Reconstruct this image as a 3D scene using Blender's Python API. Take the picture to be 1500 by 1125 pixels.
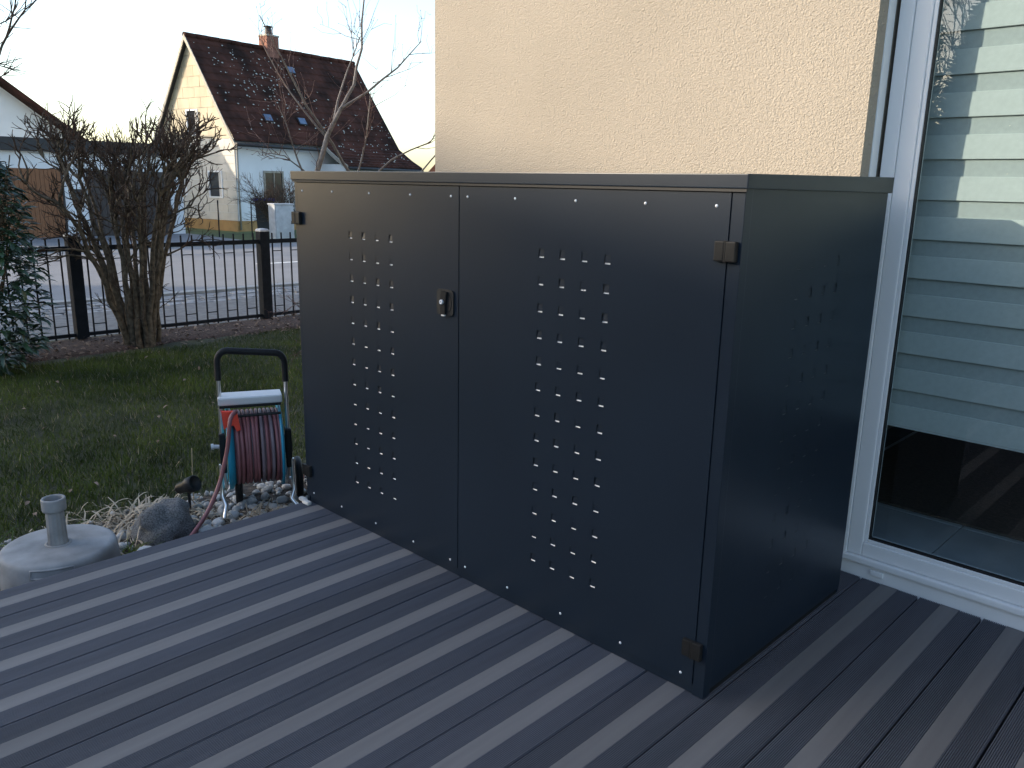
import bpy, bmesh, math, random
import numpy as np
from mathutils import Vector, Matrix, Quaternion, noise
R = math.radians
scene = bpy.context.scene
for o in list(bpy.data.objects): bpy.data.objects.remove(o)
col = scene.collection

# ------------------------------------------------------------------ camera
YAW, PITCH, ROLL = 0.7687, 0.2395, 0.0205
fwd = Vector((-math.sin(YAW)*math.cos(PITCH), math.cos(YAW)*math.cos(PITCH), -math.sin(PITCH)))
rgt0 = Vector((math.cos(YAW), math.sin(YAW), 0)); up0 = rgt0.cross(fwd)
rgt = math.cos(ROLL)*rgt0 + math.sin(ROLL)*up0
upv = -math.sin(ROLL)*rgt0 + math.cos(ROLL)*up0
cd = bpy.data.cameras.new('camera'); cam = bpy.data.objects.new('camera', cd); col.objects.link(cam)
M3 = Matrix((rgt, upv, -fwd)).transposed()
cam.matrix_world = Matrix.Translation((0.9188, -1.6762, 1.2758)) @ M3.to_4x4()
cd.sensor_width = 36; cd.lens = 1195.2/1500*36; cd.clip_start = 0.02; cd.clip_end = 6000
scene.camera = cam

# ------------------------------------------------------------------ light
SUN_EL, SUN_AZ = R(17), R(221.6)          # azimuth clockwise from +Y
SDIR = Vector((math.sin(SUN_AZ)*math.cos(SUN_EL), math.cos(SUN_AZ)*math.cos(SUN_EL), math.sin(SUN_EL)))
world = bpy.data.worlds.new('World'); scene.world = world; world.use_nodes = True
wn = world.node_tree; wn.nodes.clear()
sky = wn.nodes.new('ShaderNodeTexSky'); sky.sky_type = 'NISHITA'; sky.sun_disc = False
sky.sun_elevation = SUN_EL; sky.sun_rotation = SUN_AZ; sky.air_density = 1.0; sky.dust_density = 1.5; sky.ozone_density = 1.2
bg = wn.nodes.new('ShaderNodeBackground'); bg.inputs['Strength'].default_value = 0.15
wo = wn.nodes.new('ShaderNodeOutputWorld')
wn.links.new(sky.outputs[0], bg.inputs[0]); wn.links.new(bg.outputs[0], wo.inputs[0])
sl = bpy.data.lights.new('sun', 'SUN'); sl.energy = 2.0; sl.angle = R(0.55); sl.color = (1.0, 0.86, 0.68)
so = bpy.data.objects.new('sun', sl); col.objects.link(so)
so.rotation_euler = (-SDIR).to_track_quat('-Z', 'Y').to_euler(); so.location = SDIR*60
scene.view_settings.view_transform = 'Standard'; scene.view_settings.look = 'None'
scene.view_settings.exposure = 1.65; scene.view_settings.gamma = 1
scene.render.engine = 'CYCLES'

# ------------------------------------------------------------------ materials
def mat(name, base, rough=0.6, metal=0.0, var=0.15, scale=8.0, var2=None, bump=0.0, bscale=60.0, detail=6, rnd=0.0, spec=0.5, coords='obj', stretch=None, sss=None):
    """Principled with noise-mottled colour, optional per-object tint and noise bump."""
    m = bpy.data.materials.new(name); m.use_nodes = True
    nt = m.node_tree; b = nt.nodes['Principled BSDF']
    b.inputs['Roughness'].default_value = rough; b.inputs['Metallic'].default_value = metal
    b.inputs['Specular IOR Level'].default_value = spec
    if coords == 'obj':
        tc = nt.nodes.new('ShaderNodeTexCoord'); vec = tc.outputs['Object']
    else:
        tc = nt.nodes.new('ShaderNodeNewGeometry'); vec = tc.outputs['Position']
    if stretch:
        mp = nt.nodes.new('ShaderNodeMapping'); mp.inputs['Scale'].default_value = stretch
        nt.links.new(vec, mp.inputs[0]); vec = mp.outputs[0]
    n = nt.nodes.new('ShaderNodeTexNoise'); n.inputs['Scale'].default_value = scale; n.inputs['Detail'].default_value = detail
    nt.links.new(vec, n.inputs['Vector'])
    cr = nt.nodes.new('ShaderNodeValToRGB')
    c2 = var2 if var2 else tuple(min(1, c*(1+var)) for c in base)
    c1 = tuple(c*(1-var) for c in base)
    cr.color_ramp.elements[0].position = 0.32; cr.color_ramp.elements[1].position = 0.68
    cr.color_ramp.elements[0].color = (*c1, 1); cr.color_ramp.elements[1].color = (*c2, 1)
    nt.links.new(n.outputs['Fac'], cr.inputs[0]); out = cr.outputs[0]
    if rnd:
        oi = nt.nodes.new('ShaderNodeObjectInfo')
        mr = nt.nodes.new('ShaderNodeMapRange'); mr.inputs['To Min'].default_value = 1-rnd; mr.inputs['To Max'].default_value = 1+rnd
        nt.links.new(oi.outputs['Random'], mr.inputs['Value'])
        mx = nt.nodes.new('ShaderNodeVectorMath'); mx.operation = 'SCALE'
        nt.links.new(out, mx.inputs[0]); nt.links.new(mr.outputs[0], mx.inputs['Scale']); out = mx.outputs[0]
    nt.links.new(out, b.inputs['Base Color'])
    if bump:
        n2 = nt.nodes.new('ShaderNodeTexNoise'); n2.inputs['Scale'].default_value = bscale; n2.inputs['Detail'].default_value = 4
        nt.links.new(vec, n2.inputs['Vector'])
        bp = nt.nodes.new('ShaderNodeBump'); bp.inputs['Strength'].default_value = 1.0; bp.inputs['Distance'].default_value = bump
        nt.links.new(n2.outputs['Fac'], bp.inputs['Height']); nt.links.new(bp.outputs[0], b.inputs['Normal'])
    return m

M = {}
M['paint'] = mat('anthracite_paint', (0.0120, 0.0200, 0.0320), 0.34, spec=0.28, var=0.06, scale=3, bump=0.0012, bscale=2.2, detail=2)
M['paint_dark'] = mat('hinge_black', (0.016, 0.016, 0.016), 0.5, spec=0.18, var=0.2, scale=40)
M['bare'] = mat('bare_zinc', (0.66, 0.67, 0.69), 0.45, metal=0.2, var=0.08, scale=60)
M['edge'] = mat('dim_glint_lip', (0.07, 0.08, 0.09), 0.4, var=0.1)  # side vent lips; their dim glint is put into this grey
M['lockgrey'] = mat('lock_plate', (0.024, 0.025, 0.026), 0.45, spec=.3, var=0.1)
M['inside'] = mat('inside_paint', (0.03, 0.036, 0.044), 0.6, var=0.1)
M['plank_r'] = mat('composite_ribbed', (0.104, 0.109, 0.130), 0.7, spec=.25, var=0.10, scale=9, rnd=0.16, stretch=(3, .35, 1), bump=0.0004, bscale=300)  # darker base than the smooth stripe carries some of the grooves' self-shade
M['plank_s'] = mat('composite_smooth', (0.150, 0.147, 0.150), 0.66, spec=.3, var=0.10, scale=7, rnd=0.13, stretch=(4, .25, 1), bump=0.0003, bscale=400)
M['joist'] = mat('joist_timber', (0.03, 0.028, 0.026), 0.9)
M['pvc'] = mat('white_pvc', (0.72, 0.73, 0.74), 0.32, var=0.03, scale=2)
M['rubber'] = mat('gasket_rubber', (0.012, 0.012, 0.013), 0.6)
M['soil'] = mat('soil', (0.055, 0.042, 0.032), 0.95, var=0.4, scale=14, bump=0.02, bscale=40)
M['mulch'] = mat('bark_mulch', (0.065, 0.040, 0.030), 0.95, var=0.55, scale=40, bump=0.02, bscale=60)
M['lawnbase'] = mat('lawn_soil', (0.024, 0.030, 0.011), 0.95, var=0.4, scale=9, var2=(0.04, 0.045, 0.016), coords='pos', bump=0.01, bscale=80)
M['asphalt'] = mat('asphalt', (0.185, 0.186, 0.195), 0.85, var=0.10, scale=1.2, coords='pos', bump=0.003, bscale=180)
M['gritpath'] = mat('grit_path', (0.15, 0.145, 0.14), 0.9, var=0.25, scale=12, coords='pos', bump=0.006, bscale=60)
M['kerb'] = mat('kerb_stone', (0.28, 0.28, 0.27), 0.85, var=0.15, scale=6, coords='pos')
M['sett'] = mat('granite_sett', (0.22, 0.22, 0.22), 0.85, var=0.2, scale=25, rnd=0.28, bump=0.004, bscale=50)
M['meadow'] = mat('meadow', (0.075, 0.10, 0.03), 0.95, var=0.4, scale=0.6, coords='pos')
M['line'] = mat('road_paint', (0.62, 0.62, 0.60), 0.7, var=0.12, scale=8, coords='pos')
M['fence'] = mat('fence_paint', (0.018, 0.021, 0.026), 0.8, spec=0.08, var=0.2, scale=20)
M['cap'] = mat('post_cap', (0.45, 0.46, 0.47), 0.5, var=0.25, scale=30)
M['bark'] = mat('shrub_bark', (0.085, 0.066, 0.047), 0.9, var=0.45, scale=30, spec=.2, var2=(0.16, 0.13, 0.095))
M['twig'] = mat('twig_bark', (0.066, 0.047, 0.036), 0.9, spec=.15, var=0.35, scale=30)
M['barkgrey'] = mat('smooth_grey_bark', (0.15, 0.135, 0.125), 0.7, var=0.3, scale=40)
M['twigred'] = mat('reddish_twig', (0.12, 0.065, 0.055), 0.7, var=0.3, scale=30)
M['leaf'] = mat('laurel_leaf', (0.020, 0.050, 0.026), 0.30, var=0.5, scale=5, var2=(0.045, 0.095, 0.045), detail=2)
M['farleaf'] = mat('added_conifer_leaf', (0.03, 0.06, 0.02), 0.6, var=0.4, scale=2)
M['grass'] = mat('grass_blade', (0.048, 0.088, 0.010), 0.65, spec=.2, var=0.5, scale=2.2, var2=(0.110, 0.145, 0.022), coords='pos')
M['drystalk'] = mat('dry_stalk', (0.32, 0.26, 0.16), 0.7, var=0.3, scale=4, coords='pos')
M['dryleaf'] = mat('dry_strap_leaf', (0.38, 0.31, 0.22), 0.65, var=0.35, scale=12)
M['deadleaf'] = mat('dead_leaf', (0.14, 0.068, 0.040), 0.8, var=0.6, scale=9, var2=(0.30, 0.22, 0.16), coords='pos')
M['pebble'] = mat('pale_pebble', (0.47, 0.47, 0.46), 0.75, var=0.25, scale=18, rnd=0.3, bump=0.003, bscale=40)
M['boulder'] = mat('boulder_stone', (0.105, 0.11, 0.118), 0.85, var=0.5, scale=22, var2=(0.24, 0.25, 0.26), bump=0.010, bscale=45, detail=10)
M['concrete'] = mat('grey_plastic_base', (0.22, 0.23, 0.24), 0.7, var=0.3, scale=9, bump=0.002, bscale=25, detail=8)
M['alu'] = mat('aluminium_tube', (0.78, 0.78, 0.79), 0.28, metal=1.0, var=0.06, scale=20)
M['silver'] = mat('silver_plastic', (0.50, 0.52, 0.55), 0.4, metal=0.2, var=0.04)
M['foam'] = mat('black_foam', (0.012, 0.013, 0.015), 0.55, spec=0.18, var=0.2, scale=60)
M['blackplastic'] = mat('black_plastic', (0.015, 0.016, 0.018), 0.45, spec=0.18, var=0.15)
M['blue'] = mat('teal_blue_plastic', (0.015, 0.24, 0.38), 0.4, var=0.08)
M['red'] = mat('orange_red_plastic', (0.70, 0.055, 0.030), 0.4, var=0.08)
M['hose'] = mat('mauve_hose', (0.19, 0.065, 0.075), 0.5, var=0.25, scale=10, var2=(0.25, 0.10, 0.11))
M['hoseg'] = mat('grey_hose', (0.16, 0.12, 0.14), 0.5, var=0.25, scale=10)
M['render_white'] = mat('white_render', (0.70, 0.72, 0.74), 0.85, var=0.05, scale=1.5)
M['clad_hi'] = mat('buff_cladding', (0.46, 0.40, 0.29), 0.85, var=0.14, scale=3, rnd=0.06, coords='pos', stretch=(1, 1, .35))
M['clad_lo'] = mat('cream_cladding', (0.56, 0.53, 0.47), 0.85, var=0.08, scale=3, rnd=0.03, coords='pos')
M['plinth'] = mat('ochre_plinth', (0.36, 0.22, 0.09), 0.9, var=0.12, scale=4)
M['tile'] = mat('old_roof_tile', (0.038, 0.020, 0.015), 0.9, spec=.15, var=0.5, scale=1.6, var2=(0.080, 0.032, 0.023), coords='pos', detail=8)
M['lichen'] = mat('roof_lichen', (0.38, 0.38, 0.34), 0.95, var=0.2)
M['fascia'] = mat('dark_fascia', (0.022, 0.024, 0.027), 0.6, var=0.2)
M['trim'] = mat('grey_trim', (0.30, 0.28, 0.24), 0.7)
M['brick'] = mat('chimney_brick', (0.19, 0.085, 0.06), 0.9, var=0.3, scale=14)
M['doorbrown'] = mat('brown_timber_door', (0.20, 0.085, 0.035), 0.65, var=0.2, scale=12, stretch=(8, 8, .6), coords='pos')
M['doordark'] = mat('dark_timber_door', (0.040, 0.032, 0.030), 0.65, var=0.2, scale=12, stretch=(8, 8, .6), coords='pos')
M['darkglass'] = mat('dark_window_glass', (0.02, 0.022, 0.026), 0.12, var=0.1)
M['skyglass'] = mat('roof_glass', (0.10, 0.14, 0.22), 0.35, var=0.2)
M['curtain'] = mat('pale_curtain', (0.55, 0.53, 0.50), 0.9)
M['binblue'] = mat('blue_bin_lid', (0.010, 0.030, 0.42), 0.45)
M['bingrey'] = mat('bin_body', (0.03, 0.035, 0.04), 0.5)
M['cabinet'] = mat('grey_cabinet', (0.36, 0.38, 0.40), 0.6)
M['blindO'] = mat('blind_fabric', (0.52, 0.53, 0.50), 0.85, var=0.04, scale=60)
M['blindS'] = mat('blind_sheer', (0.41, 0.425, 0.405), 0.85, var=0.05, scale=60)
M['floortile'] = mat('indoor_tile', (0.55, 0.58, 0.61), 0.35, var=0.1, scale=6, rnd=0.04)
M['grout'] = mat('tile_grout', (0.10, 0.10, 0.10), 0.9)
M['roomwall'] = mat('room_wall', (0.16, 0.14, 0.12), 0.9)
M['rug'] = mat('brown_rug', (0.10, 0.075, 0.055), 0.95, var=0.3, scale=60, bump=0.004, bscale=200)
M['rendertan'] = mat('shade_house_render', (0.5, 0.46, 0.38), 0.9)
M['redtile'] = mat('far_red_tile', (0.30, 0.10, 0.05), 0.85, var=0.3, scale=2)

# stucco: scratched grain render, colour noise + layered bump
def stucco():
    m = bpy.data.materials.new('buff_stucco'); m.use_nodes = True; nt = m.node_tree; b = nt.nodes['Principled BSDF']
    b.inputs['Roughness'].default_value = 0.9; b.inputs['Specular IOR Level'].default_value = 0.2
    g = nt.nodes.new('ShaderNodeNewGeometry')
    n = nt.nodes.new('ShaderNodeTexNoise'); n.inputs['Scale'].default_value = 1.3; n.inputs['Detail'].default_value = 5
    cr = nt.nodes.new('ShaderNodeValToRGB'); cr.color_ramp.elements[0].position = .3; cr.color_ramp.elements[1].position = .7
    cr.color_ramp.elements[0].color = (0.33, 0.290, 0.235, 1); cr.color_ramp.elements[1].color = (0.37, 0.325, 0.265, 1)
    nt.links.new(g.outputs['Position'], n.inputs['Vector']); nt.links.new(n.outputs[0], cr.inputs[0]); nt.links.new(cr.outputs[0], b.inputs['Base Color'])
    n1 = nt.nodes.new('ShaderNodeTexNoise'); n1.inputs['Scale'].default_value = 110; n1.inputs['Detail'].default_value = 3; n1.inputs['Distortion'].default_value = 1.2
    v = nt.nodes.new('ShaderNodeTexVoronoi'); v.inputs['Scale'].default_value = 170; v.feature = 'SMOOTH_F1'
    nt.links.new(g.outputs['Position'], n1.inputs['Vector']); nt.links.new(g.outputs['Position'], v.inputs['Vector'])
    ad = nt.nodes.new('ShaderNodeMath'); ad.operation = 'MULTIPLY_ADD'; ad.inputs[1].default_value = -0.6
    nt.links.new(v.outputs['Distance'], ad.inputs[0]); nt.links.new(n1.outputs[0], ad.inputs[2])
    bp = nt.nodes.new('ShaderNodeBump'); bp.inputs['Distance'].default_value = 0.0048
    nt.links.new(ad.outputs[0], bp.inputs['Height']); nt.links.new(bp.outputs[0], b.inputs['Normal'])
    return m
M['stucco'] = stucco()
def glass():
    m = bpy.data.materials.new('window_glass'); m.use_nodes = True; nt = m.node_tree; nt.nodes.clear()
    o = nt.nodes.new('ShaderNodeOutputMaterial'); mx = nt.nodes.new('ShaderNodeMixShader')
    lw = nt.nodes.new('ShaderNodeLayerWeight'); lw.inputs[0].default_value = 0.5      # facing = 1-|cos|, the same from both sides
    pw = nt.nodes.new('ShaderNodeMath'); pw.operation = 'POWER'; pw.inputs[1].default_value = 4.5
    ma = nt.nodes.new('ShaderNodeMath'); ma.operation = 'MULTIPLY_ADD'; ma.inputs[1].default_value = 0.90; ma.inputs[2].default_value = 0.075; ma.use_clamp = True
    nt.links.new(lw.outputs['Facing'], pw.inputs[0]); nt.links.new(pw.outputs[0], ma.inputs[0])
    t = nt.nodes.new('ShaderNodeBsdfTransparent'); t.inputs[0].default_value = (0.74, 0.83, 0.85, 1)
    g = nt.nodes.new('ShaderNodeBsdfGlossy'); g.inputs['Roughness'].default_value = 0.0
    nt.links.new(ma.outputs[0], mx.inputs[0]); nt.links.new(t.outputs[0], mx.inputs[1]); nt.links.new(g.outputs[0], mx.inputs[2]); nt.links.new(mx.outputs[0], o.inputs[0])
    return m
M['glass'] = glass()

# ------------------------------------------------------------------ mesh helpers
class MB:
    def __init__(s): s.v = []; s.f = []; s.m = []; s.mats = []; s.sm = []
    def mi(s, m):
        if m not in s.mats: s.mats.append(m)
        return s.mats.index(m)
    def poly(s, pts, m, smooth=False):
        i = len(s.v); s.v += [tuple(p) for p in pts]; s.f.append(tuple(range(i, i+len(pts)))); s.m.append(s.mi(m)); s.sm.append(smooth)
    def mesh(s, vs, fs, m, smooth=False):
        i = len(s.v); s.v += [tuple(p) for p in vs]; k = s.mi(m)
        for f in fs: s.f.append(tuple(a+i for a in f)); s.m.append(k); s.sm.append(smooth)
    def box(s, a, b, m, bev=0.0, X=None):
        x0, y0, z0 = a; x1, y1, z1 = b
        if bev <= 0:
            vs = [(x0,y0,z0),(x1,y0,z0),(x1,y1,z0),(x0,y1,z0),(x0,y0,z1),(x1,y0,z1),(x1,y1,z1),(x0,y1,z1)]
            fs = [(0,3,2,1),(4,5,6,7),(0,1,5,4),(1,2,6,5),(2,3,7,6),(3,0,4,7)]
        else:
            bm = bmesh.new(); bmesh.ops.create_cube(bm, size=1)
            for v in bm.verts: v.co = Vector(((x0+x1)/2+v.co.x*(x1-x0), (y0+y1)/2+v.co.y*(y1-y0), (z0+z1)/2+v.co.z*(z1-z0)))
            bmesh.ops.bevel(bm, geom=list(bm.edges), offset=bev, segments=2, profile=0.6, affect='EDGES')
            bm.verts.index_update(); vs = [v.co.copy() for v in bm.verts]; fs = [tuple(v.index for v in f.verts) for f in bm.faces]; bm.free()
        if X is not None: vs = [X @ Vector(v) for v in vs]
        s.mesh(vs, fs, m)
    def tube(s, pts, rad, m, n=8, cap=True, closed=False):
        pts = [Vector(p) for p in pts]; N = len(pts)
        if not isinstance(rad, (list, tuple)): rad = [rad]*N
        vs = []; prev = None
        for i, p in enumerate(pts):
            if closed: t = pts[(i+1) % N]-pts[i-1]
            elif i == 0: t = pts[1]-p
            elif i == N-1: t = p-pts[i-1]
            else: t = pts[i+1]-pts[i-1]
            if t.length < 1e-9: t = Vector((0,0,1))
            t.normalize()
            if prev is None:
                a = Vector((0,0,1)) if abs(t.z) < .9 else Vector((1,0,0)); nrm = t.cross(a).normalized()
            else:
                nrm = prev-t*prev.dot(t)
                nrm = nrm.normalized() if nrm.length > 1e-6 else t.orthogonal().normalized()
            prev = nrm; bn = t.cross(nrm)
            for k in range(n):
                a = 2*math.pi*k/n; vs.append(p+(nrm*math.cos(a)+bn*math.sin(a))*rad[i])
        fs = []
        for i in range(N if closed else N-1):
            j = (i+1) % N
            for k in range(n): fs.append((i*n+k, i*n+(k+1) % n, j*n+(k+1) % n, j*n+k))
        s.mesh(vs, fs, m, True)
        if cap and not closed:
            s.mesh(vs[:n], [tuple(reversed(range(n)))], m); s.mesh(vs[-n:], [tuple(range(n))], m)
    def lathe(s, prof, m, n=32, X=None, smooth=True, rfun=None):
        vs = []
        for (r, z) in prof:
            for k in range(n):
                a = 2*math.pi*k/n; rr = r*(rfun(a, z) if rfun else 1); vs.append(Vector((rr*math.cos(a), rr*math.sin(a), z)))
        if X is not None: vs = [X @ v for v in vs]
        fs = []
        for i in range(len(prof)-1):
            for k in range(n): fs.append((i*n+k, i*n+(k+1) % n, (i+1)*n+(k+1) % n, (i+1)*n+k))
        s.mesh(vs, fs, m, smooth)
    def prism(s, poly, d, m):
        """poly: list of Vector (planar), extruded by vector d"""
        n = len(poly); d = Vector(d); a = [Vector(p) for p in poly]; b = [p+d for p in a]
        s.mesh(a+b, [tuple(range(n)), tuple(reversed(range(n, 2*n)))] + [(i, n+i, n+(i+1) % n, (i+1) % n) for i in range(n)], m)
    def data(s, name):
        me = bpy.data.meshes.new(name); me.from_pydata(s.v, [], s.f)
        for m in s.mats: me.materials.append(m)
        me.polygons.foreach_set('material_index', s.m); me.polygons.foreach_set('use_smooth', s.sm); me.update()
        return me
    def build(s, name, parent=None):
        return link(name, s.data(name), parent)
def link(name, me, parent=None, loc=None):
    o = bpy.data.objects.new(name, me); col.objects.link(o)
    if parent is not None: o.parent = parent
    if loc is not None: o.location = loc
    return o
def empty(name, loc=(0,0,0)):
    o = bpy.data.objects.new(name, None); col.objects.link(o); o.location = loc; o.empty_display_size = .1; return o
def tag(o, label, cat, group=None):
    o['label'] = label; o['category'] = cat
    if group: o['group'] = group
    return o
def struct(o): o['kind'] = 'structure'; return o
def fixnormals(me):
    bm = bmesh.new(); bm.from_mesh(me); bmesh.ops.remove_doubles(bm, verts=bm.verts, dist=1e-5); bmesh.ops.recalc_face_normals(bm, faces=bm.faces); bm.to_mesh(me); bm.free()
def qb(name, a, b, m, parent=None, bev=0.0):
    k = MB(); k.box(a, b, m, bev); return k.build(name, parent)

# ================================================================== SETTING
LZ = -0.15      # lawn level
g = MB(); S = 1500
g.poly([(-S,-S,-.36),(S,-S,-.36),(S,S,-.36),(-S,S,-.36)], M['meadow']); struct(g.build('ground'))
# lawn, with the planting and gravel beds on it
g = MB()
nx, ny = 40, 60
def lawn_h(x, y): return LZ + 0.015*noise.noise(Vector((x*.8, y*.8, 0)))
vs = []; fs = []
for i in range(nx+1):
    for j in range(ny+1):
        x = -6.95+(9.5)*i/nx; y = -9+22*j/ny; vs.append((x, y, lawn_h(x, y) - (0.06 if x > -2.2 else 0)))
for i in range(nx):
    for j in range(ny):
        a = i*(ny+1)+j; fs.append((a, a+ny+1, a+ny+2, a+1))
g.mesh(vs, fs, M['lawnbase'], True); struct(g.build('lawn'))
# mulch bed along the fence
g = MB(); vs = []; fs = []; nj = 110; ni = 10
for j in range(nj+1):
    y = -5+14*j/nj; xe = -6.10+.14*noise.noise(Vector((y*1.1, 3, 0)))+.06*noise.noise(Vector((y*4, 7, 0)))
    for i in range(ni+1):
        t = i/ni; x = -6.86+(xe+6.86)*t
        z = LZ+.03*math.sin(math.pi*min(1, t*1.05))**.7+.012*noise.noise(Vector((x*9, y*9, 0)))-(.03 if i == ni else 0)
        vs.append((x, y, z+.008))
for j in range(nj):
    for i in range(ni): a = j*(ni+1)+i; fs.append((a, a+1, a+ni+2, a+ni+1))
g.mesh(vs, fs, M['mulch'], True); struct(g.build('mulch_bed'))
# gravel bed soil by the deck
g = MB(); vs = []; fs = []; nj = 90; ni = 8
def bed_edge(y): return -2.62-.10*noise.noise(Vector((y*1.3, 1, 0)))-.05*noise.noise(Vector((y*4, 2, 0)))-max(0, -y-.7)*.15
for j in range(nj+1):
    y = -4+6.5*j/nj; xe = bed_edge(y)
    for i in range(ni+1):
        t = i/ni; x = xe+(-1.80-xe)*t; z = LZ-.015+.01*noise.noise(Vector((x*7, y*7, 0)))+(.03 if 0 < i else -.02)
        vs.append((x, y, z))
for j in range(nj):
    for i in range(ni): a = j*(ni+1)+i; fs.append((a, a+ni+1, a+ni+2, a+1))
g.mesh(vs, fs, M['soil'], True); struct(g.build('gravel_bed'))
# pavement, cobble band, road, far verge
pv = MB(); pv.box((-8.72, -60, -.34), (-6.90, 90, -.20), M['gritpath']); pavement = struct(pv.build('pavement'))
g = MB(); g.box((-9.52, -60, -.35), (-8.725, 90, -.235), M['soil']); struct(g.build('sett_band'))
band = [o for o in bpy.data.objects if o.name == 'sett_band'][0]
random.seed(4)
settm = []
for k in range(6):
    b_ = MB(); w, l, h = random.uniform(.125, .145), random.uniform(.15, .21), .06
    b_.box((-w/2, -l/2, -h), (w/2, l/2, 0), M['sett'], 0.012); settm.append((b_.data('sett'), l))
for r_ in range(5):
    y = -1.2+random.uniform(0, .1); x = -8.80-r_*.158
    while y < 7.5:
        me, l = random.choice(settm); y += l/2
        o = link('sett', me, band, (x+random.uniform(-.008, .008), y, -.196+random.uniform(-.012, .006)))
        o.rotation_euler = (random.uniform(-.04, .04), random.uniform(-.04, .04), random.uniform(-.06, .06)); y += l/2+random.uniform(.015, .03)
g = MB(); g.box((-9.70, -60, -.34), (-9.525, 90, -.17), M['kerb'], .0); struct(g.build('kerb'))
g = MB(); g.poly([(-17.6,-300,-.26),(-9.70,-300,-.26),(-9.70,300,-.26),(-17.6,300,-.26)], M['asphalt']); struct(g.build('road'))
g = MB(); g.box((-13.25, 6.0, -.262), (-13.12, 26, -.256), M['line']); struct(g.build('road_marking'))
g = MB(); g.box((-17.75, -60, -.34), (-17.6, 90, -.22), M['kerb']); struct(g.build('far_kerb'))
g = MB(); g.box((-21.9, 3.1, -.34), (-17.755, 8.7, -.24), M['asphalt']); struct(g.build('driveway'))
g = MB(); g.box((-26, 8.71, -.34), (-17.76, 60, -.25), M['meadow']); g.box((-21.9, -60, -.34), (-17.76, 3.09, -.25), M['meadow']); struct(g.build('verge'))

# deck ------------------------------------------------------------
deck = struct(empty('deck', (0, 0, 0)))
def plank_mesh(y0, y1, W=.1797, H=.024):
    k = MB(); prof = []; mats = []
    nr = 13; rw = .0625; p = rw/nr; dep = .0045
    def ribs(xs):
        for i in range(nr):
            a = xs+i*p
            prof.extend([(a+p*.12, 0), (a+p*.56, 0), (a+p*.64, -dep), (a+p*1.0, -dep)])
    ribs(0); a1 = len(prof)
    prof.extend([(rw+p*.10, 0), (W-rw-p*.10, 0)]); a2 = len(prof)-1
    prof.append((W-rw-p*.02, -dep)); ribs(W-rw-.0002); prof[-1] = (W-.0015, -dep)
    prof = [(0, -H), (0, -dep)]+prof+[(W, -dep-.001), (W, -H)]
    a1 += 2; a2 += 2
    n = len(prof); vs = [(x-W/2, y0, z) for x, z in prof]+[(x-W/2, y1, z) for x, z in prof]
    i0 = len(k.v); k.v += vs; mr, ms = k.mi(M['plank_r']), k.mi(M['plank_s'])
    for i in range(n-1): k.f.append((i, i+1, n+i+1, n+i)); k.m.append(ms if i == a1 else mr); k.sm.append(False)
    k.f.append(tuple(range(n))); k.m.append(mr); k.sm.append(False); k.f.append(tuple(reversed(range(n, 2*n)))); k.m.append(mr); k.sm.append(False)
    me = k.data('plank'); bm = bmesh.new(); bm.from_mesh(me); bmesh.ops.recalc_face_normals(bm, faces=bm.faces); bm.to_mesh(me); bm.free()
    return me
pm1 = plank_mesh(-4.2, .874); pm2 = plank_mesh(-4.2, .996)
for k in range(23):
    x0 = -1.857+.187*k
    o = link('plank', pm1 if x0 < -.2 else pm2, deck, (x0+.0907, 0, random.uniform(-.0006, .0006)))
jb = MB()
for y in [-4.0+.45*i for i in range(11)]: jb.box((-1.84, y, -.09), (2.43, y+.06, -.0245), M['joist'])
jb.box((-1.845, -4.2, -.16), (-1.80, .86, -.0245), M['joist']); jb.build('joist', deck)
g = MB(); g.poly([(-1.80,-4.2,-.12),(2.45,-4.2,-.12),(2.45,.87,-.12),(-1.80,.87,-.12)], M['soil']); struct(g.build('deck_underground'))

# ================================================================== HOUSE WITH PATIO DOOR
house = tag(empty('house', (-1, .88, 0)), 'buff scratch stucco house behind the dark metal box', 'house')
house_m = house.matrix_world.copy()
def hpart(name, k, parent=None):
    o = k.build(name)
    o.parent = parent or house
    o.matrix_parent_inverse = Matrix.Translation((1, -.88, 0)) if (parent is None) else Matrix.Identity(4)
    return o
WY = .88; WX0 = -2.079; WXR = -.108; OX1 = 1.95
w = MB()
w.box((WX0, WY, -.3), (WXR, WY+.36, 5.2), M['stucco'])
w.box((WXR, WY, 2.32), (OX1, WY+.36, 5.2), M['stucco'])
w.box((OX1, WY, -.3), (6.5, WY+.36, 5.2), M['stucco'])
w.box((WX0, WY+.36, -.3), (WX0+.36, 9.5, 5.2), M['stucco'])
w.box((WX0, 9.5, -.3), (6.5, 9.86, 5.2), M['stucco'])
hpart('wall', w)
rf = MB(); rf.prism([(WX0-.35, WY-.55, 5.1), (WX0-.35, 5.4, 8.3), (WX0-.35, 10.4, 5.1)], (9.2, 0, 0), M['redtile']); hpart('roof', rf)
# roller shutter guide rails
for xa, xb in ((WXR-.03, WXR+.004), (OX1-.004, OX1+.03)):
    k = MB(); k.box((xa, .945, .03), (xb, .996, 2.30), M['pvc'], .004); hpart('guide_rail', k)
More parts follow.
